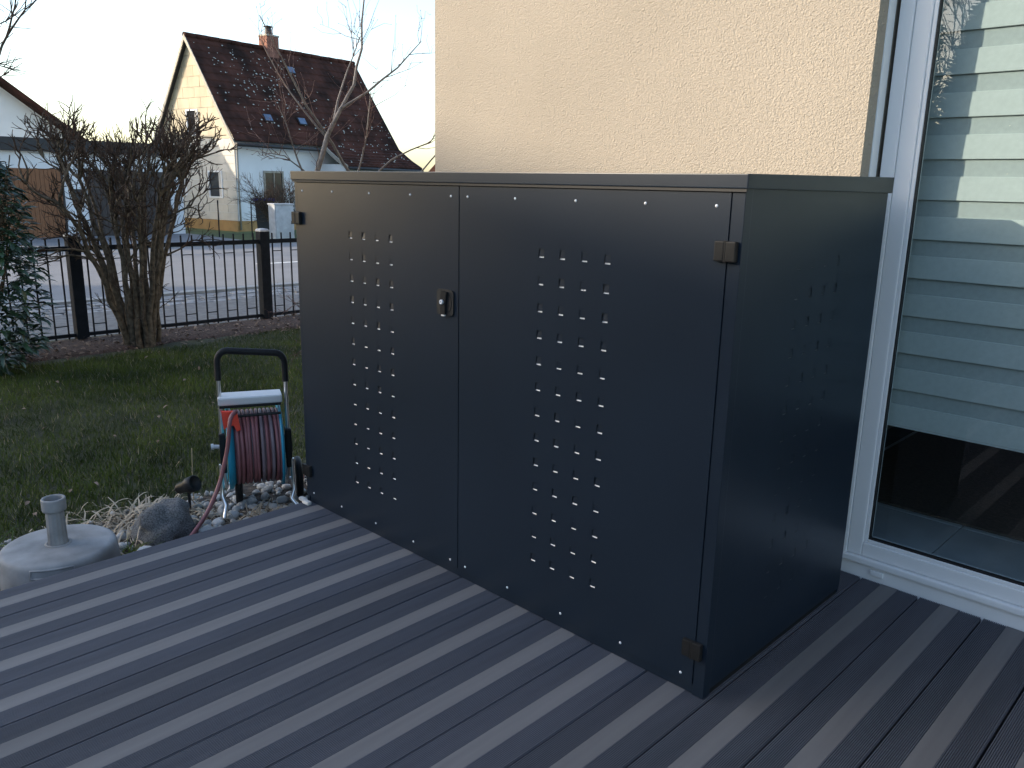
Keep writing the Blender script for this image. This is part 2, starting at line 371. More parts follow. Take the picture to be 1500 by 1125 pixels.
# dark slit between rail and frame is left open; frame
pd = MB()
fx0, fx1, fz0, fz1 = -.0955, OX1-.01, .045, 2.30
pd.box((fx0, 1.000, fz0), (-.0535, 1.07, fz1), M['pvc'], .003)
pd.box((fx1-.045, 1.000, fz0), (fx1, 1.07, fz1), M['pvc'], .003)
pd.box((-.0535, 1.001, fz1-.05), (fx1-.045, 1.07, fz1-.001), M['pvc'], .003)
frame = hpart('door_frame', pd)
k = MB(); k.box((fx0-.012, 1.004, -.05), (fx1, 1.09, fz0-.001), M['pvc'], .003)
k.box((fx0, .992, .046), (fx1-.046, 1.068, .070), M['pvc'], .006)
sill = hpart('threshold', k)
for xx in (.035, .60, 1.2):
    k = MB(); k.box((xx, .996, .018), (xx+.042, 1.0035, .036), M['pvc'], .002); hpart('drain_cap', k)
# sash with sloped glazing bead
def sash(xa, xb, za, zb, ya=1.007, wd=.062):
    k = MB()
    def ringbox(x0, x1, z0, z1, wd, y0, y1, bev):
        k.box((x0, y0, z0), (x0+wd, y1, z1), M['pvc'], bev); k.box((x1-wd, y0, z0), (x1, y1, z1), M['pvc'], bev)
        k.box((x0+wd, y0+.0005, z0), (x1-wd, y1, z0+wd), M['pvc'], bev); k.box((x0+wd, y0+.0005, z1-wd), (x1-wd, y1, z1), M['pvc'], bev)
    ringbox(xa, xb, za, zb, wd*.80, ya, ya+.06, .004)
    ringbox(xa+wd*.80, xb-wd*.80, za+wd*.80, zb-wd*.80, wd*.2, ya+.006, ya+.05, .003)
    ob = hpart('sash', k)
    r = MB(); e = .004; xa2, xb2, za2, zb2 = xa+wd, xb-wd, za+wd, zb-wd
    r.box((xa2, ya+.010, za2), (xa2+e, ya+.030, zb2), M['rubber']); r.box((xb2-e, ya+.010, za2), (xb2, ya+.030, zb2), M['rubber'])
    r.box((xa2+e, ya+.010, za2), (xb2-e, ya+.030, za2+e), M['rubber']); r.box((xa2+e, ya+.010, zb2-e), (xb2-e, ya+.030, zb2), M['rubber'])
    hpart('gasket', r)
    gl = MB(); gl.poly([(xa2+.001, ya+.020, za2+.001), (xb2-.001, ya+.020, za2+.001), (xb2-.001, ya+.020, zb2-.001), (xa2+.001, ya+.020, zb2-.001)], M['glass'])
    hpart('glass_pane', gl)
sash(-.0530, .93, .071, fz1-.052)
sash(.932, fx1-.0455, .071, fz1-.052)
# indoor room
k = MB()
k.box((-.6, 5.6, -.05), (4.0, 5.7, 2.6), M['roomwall']); k.box((-.70, 1.25, -.05), (-.60, 5.7, 2.6), M['roomwall'])
k.box((4.0, 1.25, -.05), (4.1, 5.7, 2.6), M['roomwall']); k.box((-.7, 1.245, 2.6), (4.1, 5.7, 2.7), M['roomwall'])
k.box((1.96, 1.2405, -.05), (4.1, 1.26, 2.6), M['roomwall']); hpart('room_wall', k)
k = MB(); k.box((-.70, 1.09, -.08), (4.1, 5.7, -.002), M['grout']); ifl = struct(k.build('indoor_floor'))
tm = MB(); tm.box((-.298, -.298, 0), (.298, .298, .008), M['floortile'], .002); tmd = tm.data('floor_tile')
for i in range(7):
    for j in range(7): link('floor_tile', tmd, ifl, (-.18+.6*i, 1.395+.6*j, -.001))
k = MB(); k.box((-.45, 1.72, .0075), (2.6, 4.2, .018), M['rug'], .004); tag(k.build('rug'), 'brown rug on grey floor tiles behind the patio door', 'rug')
# day-night blind hung inside the glass
bl = tag(empty('window_blind', (.45, 1.12, .5)), 'pale double-layer striped blind hanging inside the patio door', 'blind')
blm = Matrix.Translation((-.45, -1.12, -.5))
z = .517; i = 0
bo = MB(); bo.box((-.50, -.004, -.036), (.50, .004, .036), M['blindO'], .002); bod = bo.data('opaque_band')
bs = MB(); bs.box((-.50, -.001, -.0255), (.50, .001, .0255), M['blindS']); bsd = bs.data('sheer_band')
while z < 2.22:
    o = link('opaque_band', bod, bl, (0, 0, z+.036-.5)); z += .072
    o.rotation_euler = (random.uniform(-.03, .03)-.05, 0, 0)
    o = link('sheer_band', bsd, bl, (0, .005, z+.0255-.5)); z += .051
k = MB(); k.box((-.50, -.008, -.006), (.50, .009, .016), M['pvc'], .003); link('bottom_rail', k.data('bottom_rail'), bl, (0, .006, .017))

# ================================================================== METAL STORAGE BOX
L, D, H = 1.8577, .8311, 1.31
box = tag(empty('storage_box', (0, 0, 0)), 'anthracite metal storage box with two punched doors on the deck', 'storage box')
T = .0012
zb, zt = .030, 1.268
# carcass: posts, rails, back, left side, base
k = MB()
k.box((-.0325, .002, .001), (0, .034, 1.279), M['paint'], .0012)         # corner post at the near edge
k.box((-L, .002, .001), (-L+.017, .034, 1.279), M['paint'], .0012)
k.box((-L+.017, .006, .001), (-.0325, .034, .0285), M['paint'], .001)
k.box((-L+.017, .006, 1.2695), (-.0325, .034, 1.288), M['paint'], .001)
k.build('frame', box)
k = MB(); k.box((-L+.001, D-.012, .004), (-.001, D, 1.285), M['paint'], .001); k.build('back_panel', box)
k = MB(); k.box((-L+.0005, .0345, .004), (-L+.012, D-.0125, 1.285), M['paint'], .001); k.build('side_panel', box)
k = MB(); k.box((-L+.013, .035, .006), (-.013, D-.013, .016), M['inside']); k.build('floor_panel', box)
k = MB(); k.box((-.03, .034, -.0005), (-.0035, D-.002, .0155), M['paint_dark']); k.build('base_strip', box)
# punched sheet: front faces -Y, built in local (u, z) with y=0
VW, VH = .0195, .0245
def punched(u0, u1, z0, z1, us, zs, name):
    k = MB(); xs = [u0]; zz = [z0]; holes = set()
    for u in sorted(us): xs += [u-VW/2, u+VW/2]
    for zc in sorted(zs): zz += [zc, zc+VH]
    xs.append(u1); zz.append(z1)
    p = M['paint']
    idx = {}
    vs = []
    for i, x in enumerate(xs):
        for j, z_ in enumerate(zz): idx[(i, j)] = len(vs); vs.append((x, 0, z_))
    fs = []
    for i in range(len(xs)-1):
        for j in range(len(zz)-1):
            if i % 2 == 1 and j % 2 == 1: continue
            fs.append((idx[(i, j)], idx[(i+1, j)], idx[(i+1, j+1)], idx[(i, j+1)]))
    k.mesh(vs, fs, p)
    d = .016; ed = .0016  # folded rim with small chamfer
    def rim(a, b): k.poly([a, b, (b[0], d, b[2]), (a[0], d, a[2])], p)
    rim((u0, 0, z1), (u1, 0, z1)); rim((u1, 0, z0), (u0, 0, z0)); rim((u0, 0, z0), (u0, 0, z1)); rim((u1, 0, z1), (u1, 0, z0))
    # back skin keeps daylight out
    k.poly([(u0, d, z0), (u0, d, z1), (u1, d, z1), (u1, d, z0)], M['inside'])
    return k.data(name)
# a vent: tongue pressed inwards, bare bright lip along its lower cut edge
vm = MB(); w2 = VW/2
SLOT = .0044
vm.poly([(-w2+.0010, .0019, VH-.0010), (-w2+.0010, .0010, SLOT), (w2-.0010, .0010, SLOT), (w2-.0010, .0019, VH-.0010)], M['paint'])
vm.poly([(-w2+.0006, .0006, SLOT), (-w2+.0006, .0048, SLOT+.0012), (w2-.0006, .0048, SLOT+.0012), (w2-.0006, .0006, SLOT)], M['inside'])
vm.poly([(-w2, .0060, -.001), (-w2, .0060, VH), (w2, .0060, VH), (w2, .0060, -.001)], M['inside'])
vm.poly([(-w2, .0048, SLOT), (-w2, .0022, .0), (w2, .0022, .0), (w2, .0048, SLOT)], M['bare'])
vm.poly([(-w2, .0022, .0), (-w2, .0002, .0), (w2, .0002, .0), (w2, .0022, .0)], M['paint'])
vmd = vm.data('vent'); vs_ = MB(); vs_.poly([(-w2+.0003, .0005, VH-.0003), (-w2+.0003, .0003, .0022), (w2-.0003, .0003, .0022), (w2-.0003, .0005, VH-.0003)], M['paint']); vs_.poly([(-w2, .0040, .0034), (-w2, .0010, .0), (w2, .0010, .0), (w2, .0040, .0034)], M['edge']); vs_.poly([(-w2, .0042, -.0005), (-w2, .0042, VH), (w2, .0042, VH), (w2, .0042, -.0005)], M['inside']); vms = vs_.data('vent')
sm_ = MB(); sm_.lathe([(.0001, .0024), (.0022, .0021), (.0036, .0010), (.0041, 0)], M['bare'], 10, Matrix.Rotation(R(90), 4, 'X')); smd = sm_.data('screw')
def hinge(parent, x, z, s=1):
    k = MB(); W_ = .026; Hh = .046
    k.box((x-W_-.001, -.0135, z-Hh/2), (x-.002, -.0008, z+Hh/2), M['paint_dark'], .003)
    k.box((x+.002, -.0135, z-Hh/2), (x+W_+.001, .0015, z+Hh/2), M['paint_dark'], .003)
    k.tube([(x, -.008, z-Hh/2-.001), (x, -.008, z+Hh/2+.001)], .0052, M['paint_dark'], 10)
    return k.build('hinge', parent)
b_ = .0755; a_ = .0761
zs = [1.0855-.003-b_*i for i in range(13)]
random.seed(11)
def door(u0, u1, ux, label):
    us = [ux+a_*i for i in range(4)]
    d = link('door', punched(u0, u1, zb, zt, us, zs, 'door'), box); d['label'] = label
    d.location = (0, 0, 0)
    for u in us:
        for z_ in zs:
            o = link('vent', vmd, d, (u, 0, z_)); o.rotation_euler = (random.uniform(-.08, .05), 0, random.uniform(-.02, .02))
    w = u1-u0
    for z_ in (1.2385, .0490):
        for u in (u0+.035, u0+.035+(w-.07)*.235, (u0+u1)/2, u1-.035-(w-.07)*.235, u1-.035):
            o = link('screw', smd, d, (u, -.0002, z_)); o.rotation_euler = (0, random.uniform(0, 3), 0)
    return d
dl = door(-1.8375, -.9390, -1.5023, 'left metal door with the black lock')
dr = door(-.9350, -.0345, -.6004, 'right metal door hinged at the near corner')
hinge(dr, -.0335, 1.139); hinge(dr, -.038, .1325); hinge(dl, -1.8365, 1.139); hinge(dl, -1.838, .139)
# lock
k = MB(); cx, cz = -.996, .915
k.box((cx-.036, -.004, cz-.038), (cx+.036, 0, cz+.038), M['paint_dark'], .0)
lk = MB()
def rrect(cx, cz, w, h, r, y, n=5):
    pts = []
    for q, (sx, sz) in enumerate(((1, 1), (-1, 1), (-1, -1), (1, -1))):
        for i in range(n+1):
            a = math.pi/2*q+math.pi/2*i/n; pts.append(Vector((cx+sx*(w/2-r)+r*math.cos(a), y, cz+sz*(h/2-r)+r*math.sin(a))))
    return pts
lk.prism(rrect(cx, cz, .078, .080, .012, -.0055), (0, .0054, 0), M['lockgrey'])
lk.prism([Vector((cx+.032*math.cos(2*math.pi*i/28), -.0068, cz+.035*math.sin(2*math.pi*i/28))) for i in range(28)], (0, .0012, 0), M['rubber'])
lock = lk.build('lock', dl)
hk = MB(); hk.prism([Vector((cx+a, -.0150, cz+b)) for a, b in [(-.011, -.037), (.009, -.037), (.010, -.005), (.017, .034), (-.008, .036), (-.013, -.005)]], (0, .0080, 0), M['blackplastic'])
hk.build('lock_handle', lock) if False else hk.build('lock_handle', dl)
kk = MB(); kk.lathe([(.0035, .0), (.0075, .0), (.0075, -.006), (.0065, -.0075), (.0035, -.0075), (.003, -.003), (.0001, -.003)], M['bare'], 14, Matrix.Translation((cx-.002, -.0140, cz+.002)) @ Matrix.Rotation(R(-90), 4, 'X')); kk.build('key_cylinder', dl)
kk = MB(); kk.box((cx-.008, -.0145, cz-.0425), (cx+.007, -.0060, cz-.0375), M['bare'], .0015); kk.build('lock_catch', dl)
# right side panel (faces +X): build punched sheet then rotate
sp = link('side_panel', punched(.033, D, .0165, 1.282, [.304+.0765*i for i in range(4)], zs, 'side_panel'), box)
sp.rotation_euler = (0, 0, R(90)); sp.location = (-.0008, 0, 0)
for i in range(4):
    for z_ in zs:
        o = link('vent', vms, sp, (.304+.0765*i, 0, z_)); o.rotation_euler = (random.uniform(-.08, .05), 0, 0)
        o.scale = (.95, 1, .95)
# lid: shallow tray, falling slightly to the front
k = MB(); ov = .0085
x0, x1, y0, y1 = -L-ov, ov, -ov, D+ov
zf, zbk, zlf, zlb = 1.3095, 1.3185, 1.2775, 1.2735
vs = [(x0,y0,zlf),(x1,y0,zlf),(x1,y1,zlb),(x0,y1,zlb),(x0,y0,zf),(x1,y0,zf),(x1,y1,zbk),(x0,y1,zbk)]
bm = bmesh.new(); bv = [bm.verts.new(v) for v in vs]
for f in [(0,3,2,1),(4,5,6,7),(0,1,5,4),(1,2,6,5),(2,3,7,6),(3,0,4,7)]: bm.faces.new([bv[i] for i in f])
bmesh.ops.bevel(bm, geom=list(bm.edges), offset=.0025, segments=2, profile=.7, affect='EDGES')
me = bpy.data.meshes.new('lid'); bm.to_mesh(me); bm.free(); me.materials.append(M['paint']); link('lid', me, box)
k = MB(); k.box((x0+.004, y0+.0035, 1.2705), (x1-.004, y0+.0075, 1.2790), M['rubber']); k.build('lid_seal', box)
for xx, yy in ((-1.872, -.012), (-1.832, -.020)):
    k = MB(); k.box((-.019, -.010, -.004), (.019, .010, .010), M['pebble'], .004); o = k.build('marble_chip'); o.location = (xx+.004, yy, .004); o.rotation_euler = (0, .05, .1)
    tag(o, 'small flat white stone chip at the foot of the metal box', 'stone', 'white chips at the box foot')

# ================================================================== GARDEN FENCE
fx = -6.77; PY = [-1.02-1.8, -1.02, .78, 2.58, 4.38]
fence = tag(empty('garden_fence', (fx, .78, LZ)), 'low black metal bar fence with square posts along the pavement', 'fence')
finv = Matrix.Translation((-fx, -.78, -LZ))
def fpart(k, name):
    o = k.build(name); o.parent = fence; o.matrix_parent_inverse = finv; return o
bar = MB(); bar.box((-.006, -.006, LZ+.03), (.006, .006, .745), M['fence']); 
bar.prism([Vector((-.006,-.006,.745)),Vector((.006,-.006,.745)),Vector((.006,.006,.745)),Vector((-.006,.006,.745))], (0,0,.004), M['fence']); bard = bar.data('bar')
post = MB(); post.box((-.05, -.05, LZ-.1), (.05, .05, .765), M['fence'], .006); postd = post.data('post')
cap = MB(); cap.lathe([(.073, 0), (.073, .012), (.055, .026), (.0001, .032)], M['cap'], 4, Matrix.Rotation(R(45), 4, 'Z'), smooth=False); capd = cap.data('post_cap')
lad = MB(); lad.box((-.004, 0, -.004), (.004, 1.8/17, .004), M['fence']); ladd = lad.data('cross_bar')
def fl(name, me, loc):
    o = link(name, me, fence, loc); o.matrix_parent_inverse = finv; return o
for i, py in enumerate(PY):
    fl('post', postd, (fx, py, 0)); fl('post_cap', capd, (fx, py, .7655))
    if i < len(PY)-1:
        for za, zb_ in ((.645, .685), (-.105, -.075)):
            k = MB(); k.box((fx-.014, py+.051, za), (fx+.014, py+1.8-.051, zb_), M['fence']); fpart(k, 'rail')
        d = 1.8/17
        for q in range(1, 17):
            o = fl('bar', bard, (fx, py+d*q, 0))
            if q % 2 == 1:
                for z_ in (.565, -.005): fl('cross_bar', ladd, (fx, py+d*q, z_))
k = MB(); k.box((-6.90, -5, -.30), (-6.70, 9, LZ-.005), M['kerb']); struct(k.build('fence_kerb'))

# ================================================================== BRANCHING PLANTS
def bez(p0, p1, p2, n):
    return [p0*(1-t)**2+p1*2*t*(1-t)+p2*t*t for t in [i/n for i in range(n+1)]]
def rv(rng, s=1): return Vector((rng.uniform(-1, 1), rng.uniform(-1, 1), rng.uniform(-1, 1)))*s
def wig(pts, rng, s):
    return [pts[0]]+[p+rv(rng, s) for p in pts[1:]]
# ---- the big clipped multi-stem shrub in the mulch bed
rng = random.Random(21)
bs_c = Vector((-6.28, 1.10, LZ))
shrub = tag(empty('bare_shrub', bs_c), 'large bare multi-stemmed shrub with clipped top in front of the black fence', 'shrub')
st = MB(); tw = MB()
def grow(mb, p, d, r, ln, depth, top, rng):
    """recursive twig growth; stops at the clipped top surface"""
    n = 4; pts = [p]; q = p.copy(); dd = d.copy()
    for i in range(n):
        dd = (dd+rv(rng, .34)+Vector((0, 0, .05))).normalized(); q = q+dd*ln/n; pts.append(q.copy())
        if q.z > top(q): break
    rad = [r*(1-.45*i/n) for i in range(len(pts))]
    mb.tube(pts, rad, M['bark'] if r > .007 else M['twig'], 5 if r > .006 else 4, cap=(depth == 0))
    end = pts[-1]
    if depth <= 0: return
    if end.z > top(end):     # clipped: knuckle with short stubs
        for _ in range(rng.randint(2, 4)):
            d2 = (dd+rv(rng, .8)+Vector((0, 0, .5))).normalized(); l2 = rng.uniform(.03, .10)
            mb.tube([end, end+d2*l2*.5+rv(rng, .006), end+d2*l2], [r*.6, r*.45, r*.3], M['twig'], 4)
        return
    for _ in range(rng.randint(2, 3)):
        d2 = (dd+rv(rng, .62)+Vector((0, 0, .18))).normalized(); grow(tw, end, d2, r*.66, ln*rng.uniform(.6, .85), depth-1, top, rng)
    for i in range(1, len(pts)-1):
        if rng.random() < .45:
            d2 = (rv(rng, 1)+dd*.5+Vector((0, 0, .3))).normalized(); grow(tw, pts[i], d2, r*.42, ln*rng.uniform(.35, .6), depth-2, top, rng)
def topf(q):
    dx = q.x-bs_c.x; dy = q.y-bs_c.y-.02
    return 2.04-.35*(dx/.62)**2-.28*(dy/.72)**4+.10*noise.noise(Vector((q.x*4, q.y*4, 1)))
for i in range(19):
    a = 2*math.pi*i/19+rng.uniform(-.15, .15); sp_ = rng.uniform(.25, 1.0)
    base = bs_c+Vector((.16*math.cos(a)*rng.uniform(.3, 1), .16*math.sin(a)*rng.uniform(.3, 1), -.03))
    hgt = rng.uniform(1.15, 1.45)
    endp = bs_c+Vector((.42*math.cos(a)*sp_, .62*math.sin(a)*sp_, hgt))
    mid = bs_c+Vector((.20*math.cos(a)*sp_, .30*math.sin(a)*sp_, .66))
    pts = wig(bez(base, mid, endp, 9), rng, .014); r0 = rng.uniform(.019, .031)
    st.tube(pts, [r0*(1.25 if j == 0 else 1)*(1-.55*j/9) for j in range(10)], M['bark'], 7)
    dend = (pts[-1]-pts[-3]).normalized()
    for _ in range(rng.randint(2, 3)):
        d2 = (dend+rv(rng, .55)+Vector((.25*math.cos(a), .35*math.sin(a), .05))).normalized(); grow(tw, pts[-1], d2, r0*.52, rng.uniform(.20, .28), 3, topf, rng)
    for j in (5, 6, 7, 8):
        if rng.random() < .5:
            d2 = (dend*.6+rv(rng, .6)+Vector((.5*math.cos(a), .7*math.sin(a), .2))).normalized(); grow(tw, pts[j], d2, r0*.42, rng.uniform(.16, .26), 3, topf, rng)
    if rng.random() < .6:
        d2 = (rv(rng, 1)+Vector((math.cos(a), math.sin(a), .4))).normalized(); grow(tw, pts[rng.randint(2, 4)], d2, .005, .16, 1, topf, rng)
def plant_part(mb, name, root):
    o = mb.build(name); o.parent = root; o.matrix_parent_inverse = Matrix.Translation(-root.location); return o
plant_part(st, 'trunk', shrub); plant_part(tw, 'crown', shrub)

# ---- slender bare tree behind the storage box
rng = random.Random(5)
tc = Vector((-4.45, 1.95, LZ)); tree = tag(empty('bare_tree', tc), 'slender bare young tree with reddish twigs behind the metal box', 'tree')
st = MB(); tw = MB()
limbs = [  # (points, radius)
  ([(-4.45,1.95,LZ),(-4.43,1.86,.5),(-4.42,1.80,1.10),(-4.42,1.75,1.34),(-4.42,1.84,1.60),(-4.42,1.97,1.80)], .026, .014),
  ([(-4.42,1.97,1.80),(-4.45,2.12,1.98),(-4.48,2.20,2.25),(-4.50,2.25,2.62),(-4.50,2.31,2.95)], .013, .003),
  ([(-4.42,1.97,1.80),(-4.35,2.15,1.92),(-4.30,2.40,2.12),(-4.28,2.62,2.33)], .011, .003),
  ([(-4.42,1.90,1.70),(-4.55,2.02,1.86),(-4.62,2.18,2.10),(-4.66,2.32,2.36)], .010, .003),
  ([(-4.43,1.86,.5),(-4.5,2.10,.95),(-4.5,2.12,1.30),(-4.48,1.92,1.55),(-4.45,1.70,1.80),(-4.42,1.50,2.08),(-4.40,1.33,2.34)], .016, .003),
  ([(-4.48,1.92,1.55),(-4.6,1.75,1.78),(-4.7,1.62,2.02),(-4.75,1.52,2.26)], .008, .002),
  ([(-4.5,2.10,.95),(-4.55,2.18,1.30),(-4.52,2.26,1.62),(-4.50,2.30,1.95)], .010, .003),
  ([(-4.5,2.18,1.25),(-4.45,2.45,1.45),(-4.40,2.80,1.60),(-4.38,3.02,1.85)], .009, .002),
  ([(-4.5,2.15,1.10),(-4.3,2.55,1.30),(-4.2,2.85,1.62),(-4.15,3.15,1.85),(-4.1,3.30,2.0)], .008, .002),
  ([(-4.45,1.83,.9),(-4.4,1.62,1.32),(-4.4,1.55,1.50),(-4.42,1.45,1.78)], .010, .002),
  ([(-4.42,1.80,1.10),(-4.3,1.55,1.34),(-4.25,1.38,1.44),(-4.2,1.24,1.45)], .006, .002),
  ([(-4.44,1.90,.25),(-4.35,1.66,.40),(-4.3,1.48,.42),(-4.28,1.36,.36)], .007, .002),
  ([(-4.44,1.90,.15),(-4.30,1.70,.22),(-4.22,1.50,.30),(-4.2,1.40,.42)], .006, .002),
  ([(-4.44,1.92,.05),(-4.5,1.74,.10),(-4.52,1.60,.0)], .005, .002)]
def twigs(pts, rng, n, lmin, lmax, r, lev):
    for _ in range(n):
        i = rng.randint(1, len(pts)-2); t = rng.random(); p = pts[i]*(1-t)+pts[i+1]*t; d = (pts[i+1]-pts[i]).normalized()
        d2 = (d*.8+rv(rng, .75)+Vector((0, 0, .25))).normalized(); ln = rng.uniform(lmin, lmax)
        q = [p, p+d2*ln*.33+rv(rng, .012), p+d2*ln*.66+rv(rng, .02)+Vector((0, 0, .01)), p+d2*ln+Vector((0, 0, .05*ln))+rv(rng, .015)]
        tw.tube(q, [r, r*.8, r*.6, r*.35], M['twigred'], 4)
        tw.tube([q[-1], q[-1]+d2*.012], [r*1.1, r*.3], M['twigred'], 4)
        if lev > 0: twigs(q, rng, rng.randint(1, 3), lmin*.5, lmax*.55, r*.7, lev-1)
for pts, ra, rb in limbs:
    pts = [Vector(p) for p in pts]; fine = []
    for i in range(len(pts)-1):
        for t in (0, .5): fine.append(pts[i].lerp(pts[i+1], t))
    fine.append(pts[-1]); fine = [fine[0]]+[p+rv(rng, .008) for p in fine[1:-1]]+[fine[-1]]
    n = len(fine); st.tube(fine, [1.08*(ra+(rb-ra)*i/(n-1)) for i in range(n)], M['barkgrey'], 7)
    if pts[-1].z > 1.2: twigs(fine[n//3:], rng, 7, .12, .42, .0028, 1)
    else: twigs(fine[n//2:], rng, 5, .08, .22, .0018, 1)
plant_part(st, 'trunk', tree); plant_part(tw, 'crown', tree)

# ---- evergreen laurel
rng = random.Random(8)
lc = Vector((-6.0, -.16, LZ)); laurel = tag(empty('laurel_bush', lc), 'dense dark evergreen laurel bush at the lawn edge by the fence', 'bush')
st = MB(); lv = MB()
for i in range(16):
    a = rng.uniform(0, 6.283); e = lc+Vector((.3*math.cos(a), .34*math.sin(a), rng.uniform(.8, 1.6)))
    st.tube(wig(bez(lc+rv(rng, .05)+Vector((0, 0, -.02)), lc+Vector((.12*math.cos(a), .12*math.sin(a), .5)), e, 6), rng, .015), [.014, .012, .011, .010, .008, .006, .004], M['bark'], 5)
def leaf(mb, p, d, ln, wd, m, rng, curl=.25):
    d = d.normalized(); s = d.cross(Vector((0, 0, 1))); s = s.normalized() if s.length > .1 else Vector((1, 0, 0)); s = (s+rv(rng, .35)).normalized(); n = s.cross(d).normalized()
    if n.z < 0: n = -n
    c = [p, p+d*ln*.35+n*ln*.04, p+d*ln*.72+n*ln*(.04-curl*.35), p+d*ln-n*ln*curl*.7]
    wv = [.15, 1, .85, .05]; vs = []
    for ci, wi in zip(c, wv):
        vs += [ci-s*wd*.5*wi+n*wd*.16*wi, ci, ci+s*wd*.5*wi+n*wd*.16*wi]
    fs = []
    for i in range(3): fs += [(3*i, 3*i+1, 3*i+4, 3*i+3), (3*i+1, 3*i+2, 3*i+5, 3*i+4)]
    mb.mesh(vs, fs, m, True)
for i in range(2600):
    h = rng.random()**.9; z_ = .02+1.62*h
    rad = .46*(1-.35*abs(h-.42)/.58)*(1 if h > .08 else .85)*(1-max(0, h-.8)*2.6)
    a = rng.uniform(0, 6.283); rr = rad*math.sqrt(rng.uniform(.25, 1))*(1+.22*noise.noise(Vector((math.cos(a)*2, math.sin(a)*2, z_*3))))
    p = lc+Vector((rr*math.cos(a), rr*math.sin(a), z_)); d = Vector((math.cos(a), math.sin(a), rng.uniform(-.5, .45)))+rv(rng, .5)
    leaf(lv, p, d, rng.uniform(.07, .125), rng.uniform(.028, .046), M['leaf'], rng)
plant_part(st, 'trunk', laurel); plant_part(lv, 'crown', laurel)

# ================================================================== LAWN GRASS, LEAVES, GRAVEL
nr = np.random.default_rng(3)
def blades(name, n, xr, yr, h, w, m, edge=True, hj=.5):
    x = nr.uniform(*xr, n); y = nr.uniform(*yr, n)
    ed = np.array([bed_edge(v) for v in np.linspace(-6, 6, 400)]); xe = np.interp(y, np.linspace(-6, 6, 400), ed)
    ml = -6.06+.10*np.sin(y*1.7)+.05*np.sin(y*5.1)
    keep = (x < xe+nr.uniform(-.03, .04, n)) & (x > ml+nr.uniform(-.05, .05, n)); x = x[keep]; y = y[keep]; n = len(x)
    a = nr.uniform(0, 2*np.pi, n); hh = h*nr.uniform(1-hj, 1+hj, n); ln = nr.uniform(.1, .9, n)*hh; la = nr.uniform(0, 2*np.pi, n)
    z0 = np.full(n, LZ-.008)
    p0 = np.stack([x-np.cos(a)*w/2, y-np.sin(a)*w/2, z0], 1); p1 = np.stack([x+np.cos(a)*w/2, y+np.sin(a)*w/2, z0], 1)
    p2 = np.stack([x+np.cos(la)*ln, y+np.sin(la)*ln, z0+hh], 1)
    v = np.stack([p0, p1, p2], 1).reshape(-1, 3)
    me = bpy.data.meshes.new(name); me.vertices.add(3*n); me.vertices.foreach_set('co', v.ravel())
    me.loops.add(3*n); me.loops.foreach_set('vertex_index', np.arange(3*n, dtype=np.int32))
    me.polygons.add(n); me.polygons.foreach_set('loop_start', np.arange(0, 3*n, 3, dtype=np.int32)); me.polygons.foreach_set('loop_total', np.full(n, 3, dtype=np.int32))
    me.materials.append(m); me.update(); me.validate()
    o = link(name, me); o['kind'] = 'stuff'; return o
g1 = blades('grass', 170000, (-6.2, -2.4), (-2.2, 3.4), .032, .0045, M['grass']); tag(g1, 'short mown green grass of the lawn', 'grass')
g2 = blades('grass_outer', 30000, (-6.2, -2.4), (-6, -2.2), .034, .008, M['grass']); tag(g2, 'mown grass further along the lawn beyond the laurel', 'grass')
g3 = blades('dry_grass_stems', 4200, (-6.1, -2.5), (-2.2, 3.2), .036, .005, M['drystalk']); tag(g3, 'pale dry stems scattered in the green lawn', 'grass')
# dead leaves on mulch and lawn
rng = random.Random(14); k = MB()
for i in range(1500):
    y = rng.uniform(-2, 5); x = rng.uniform(-6.84, -6.02); z_ = LZ+.028+rng.uniform(0, .02)-(.02 if x > -6.2 else 0)
    leaf(k, Vector((x, y, z_)), rv(rng, 1)*Vector((1, 1, .35)), rng.uniform(.02, .055), rng.uniform(.012, .03), M['deadleaf'], rng, .3)
for i in range(60):
    leaf(k, Vector((rng.uniform(-5.9, -2.7), rng.uniform(-1.8, 3), LZ+.03)), rv(rng, 1)*Vector((1, 1, .3)), rng.uniform(.02, .04), .018, M['deadleaf'], rng, .3)
o = k.build('leaf_litter'); o['kind'] = 'stuff'; tag(o, 'brown dead leaves and bark scraps on the mulch under the fence', 'leaf litter')
# gravel
def rock_mesh(name, seed, sub=2, amp=.28, flat=.62, m='pebble', sharp=1.3):
    bm = bmesh.new(); bmesh.ops.create_icosphere(bm, subdivisions=sub, radius=1); off = Vector((seed*7.3, seed*3.1, seed*1.7))
    for v in bm.verts:
        d = v.co.normalized(); r = 1+amp*noise.noise(d*sharp+off)+amp*.4*noise.noise(d*3.1+off); v.co = Vector((d.x*r, d.y*r*.8, d.z*r*flat))
    me = bpy.data.meshes.new(name); bm.to_mesh(me); bm.free(); me.materials.append(M[m])
    for p in me.polygons: p.use_smooth = True
    return me
pm = [rock_mesh('pebble', s) for s in range(9)]
rng = random.Random(77)
placed = []
keep_out = [(-2.10, -.845, .215), (-2.19, -.445, .135)]
def ok(x, y, r):
    for (a, b, c) in keep_out:
        if (x-a)**2+(y-b)**2 < (c+r*.3)**2: return False
    for (a, b, c) in placed:
        if (x-a)**2+(y-b)**2 < (.72*(c+r))**2: return False
    return True
cnt = 0; tries = 0
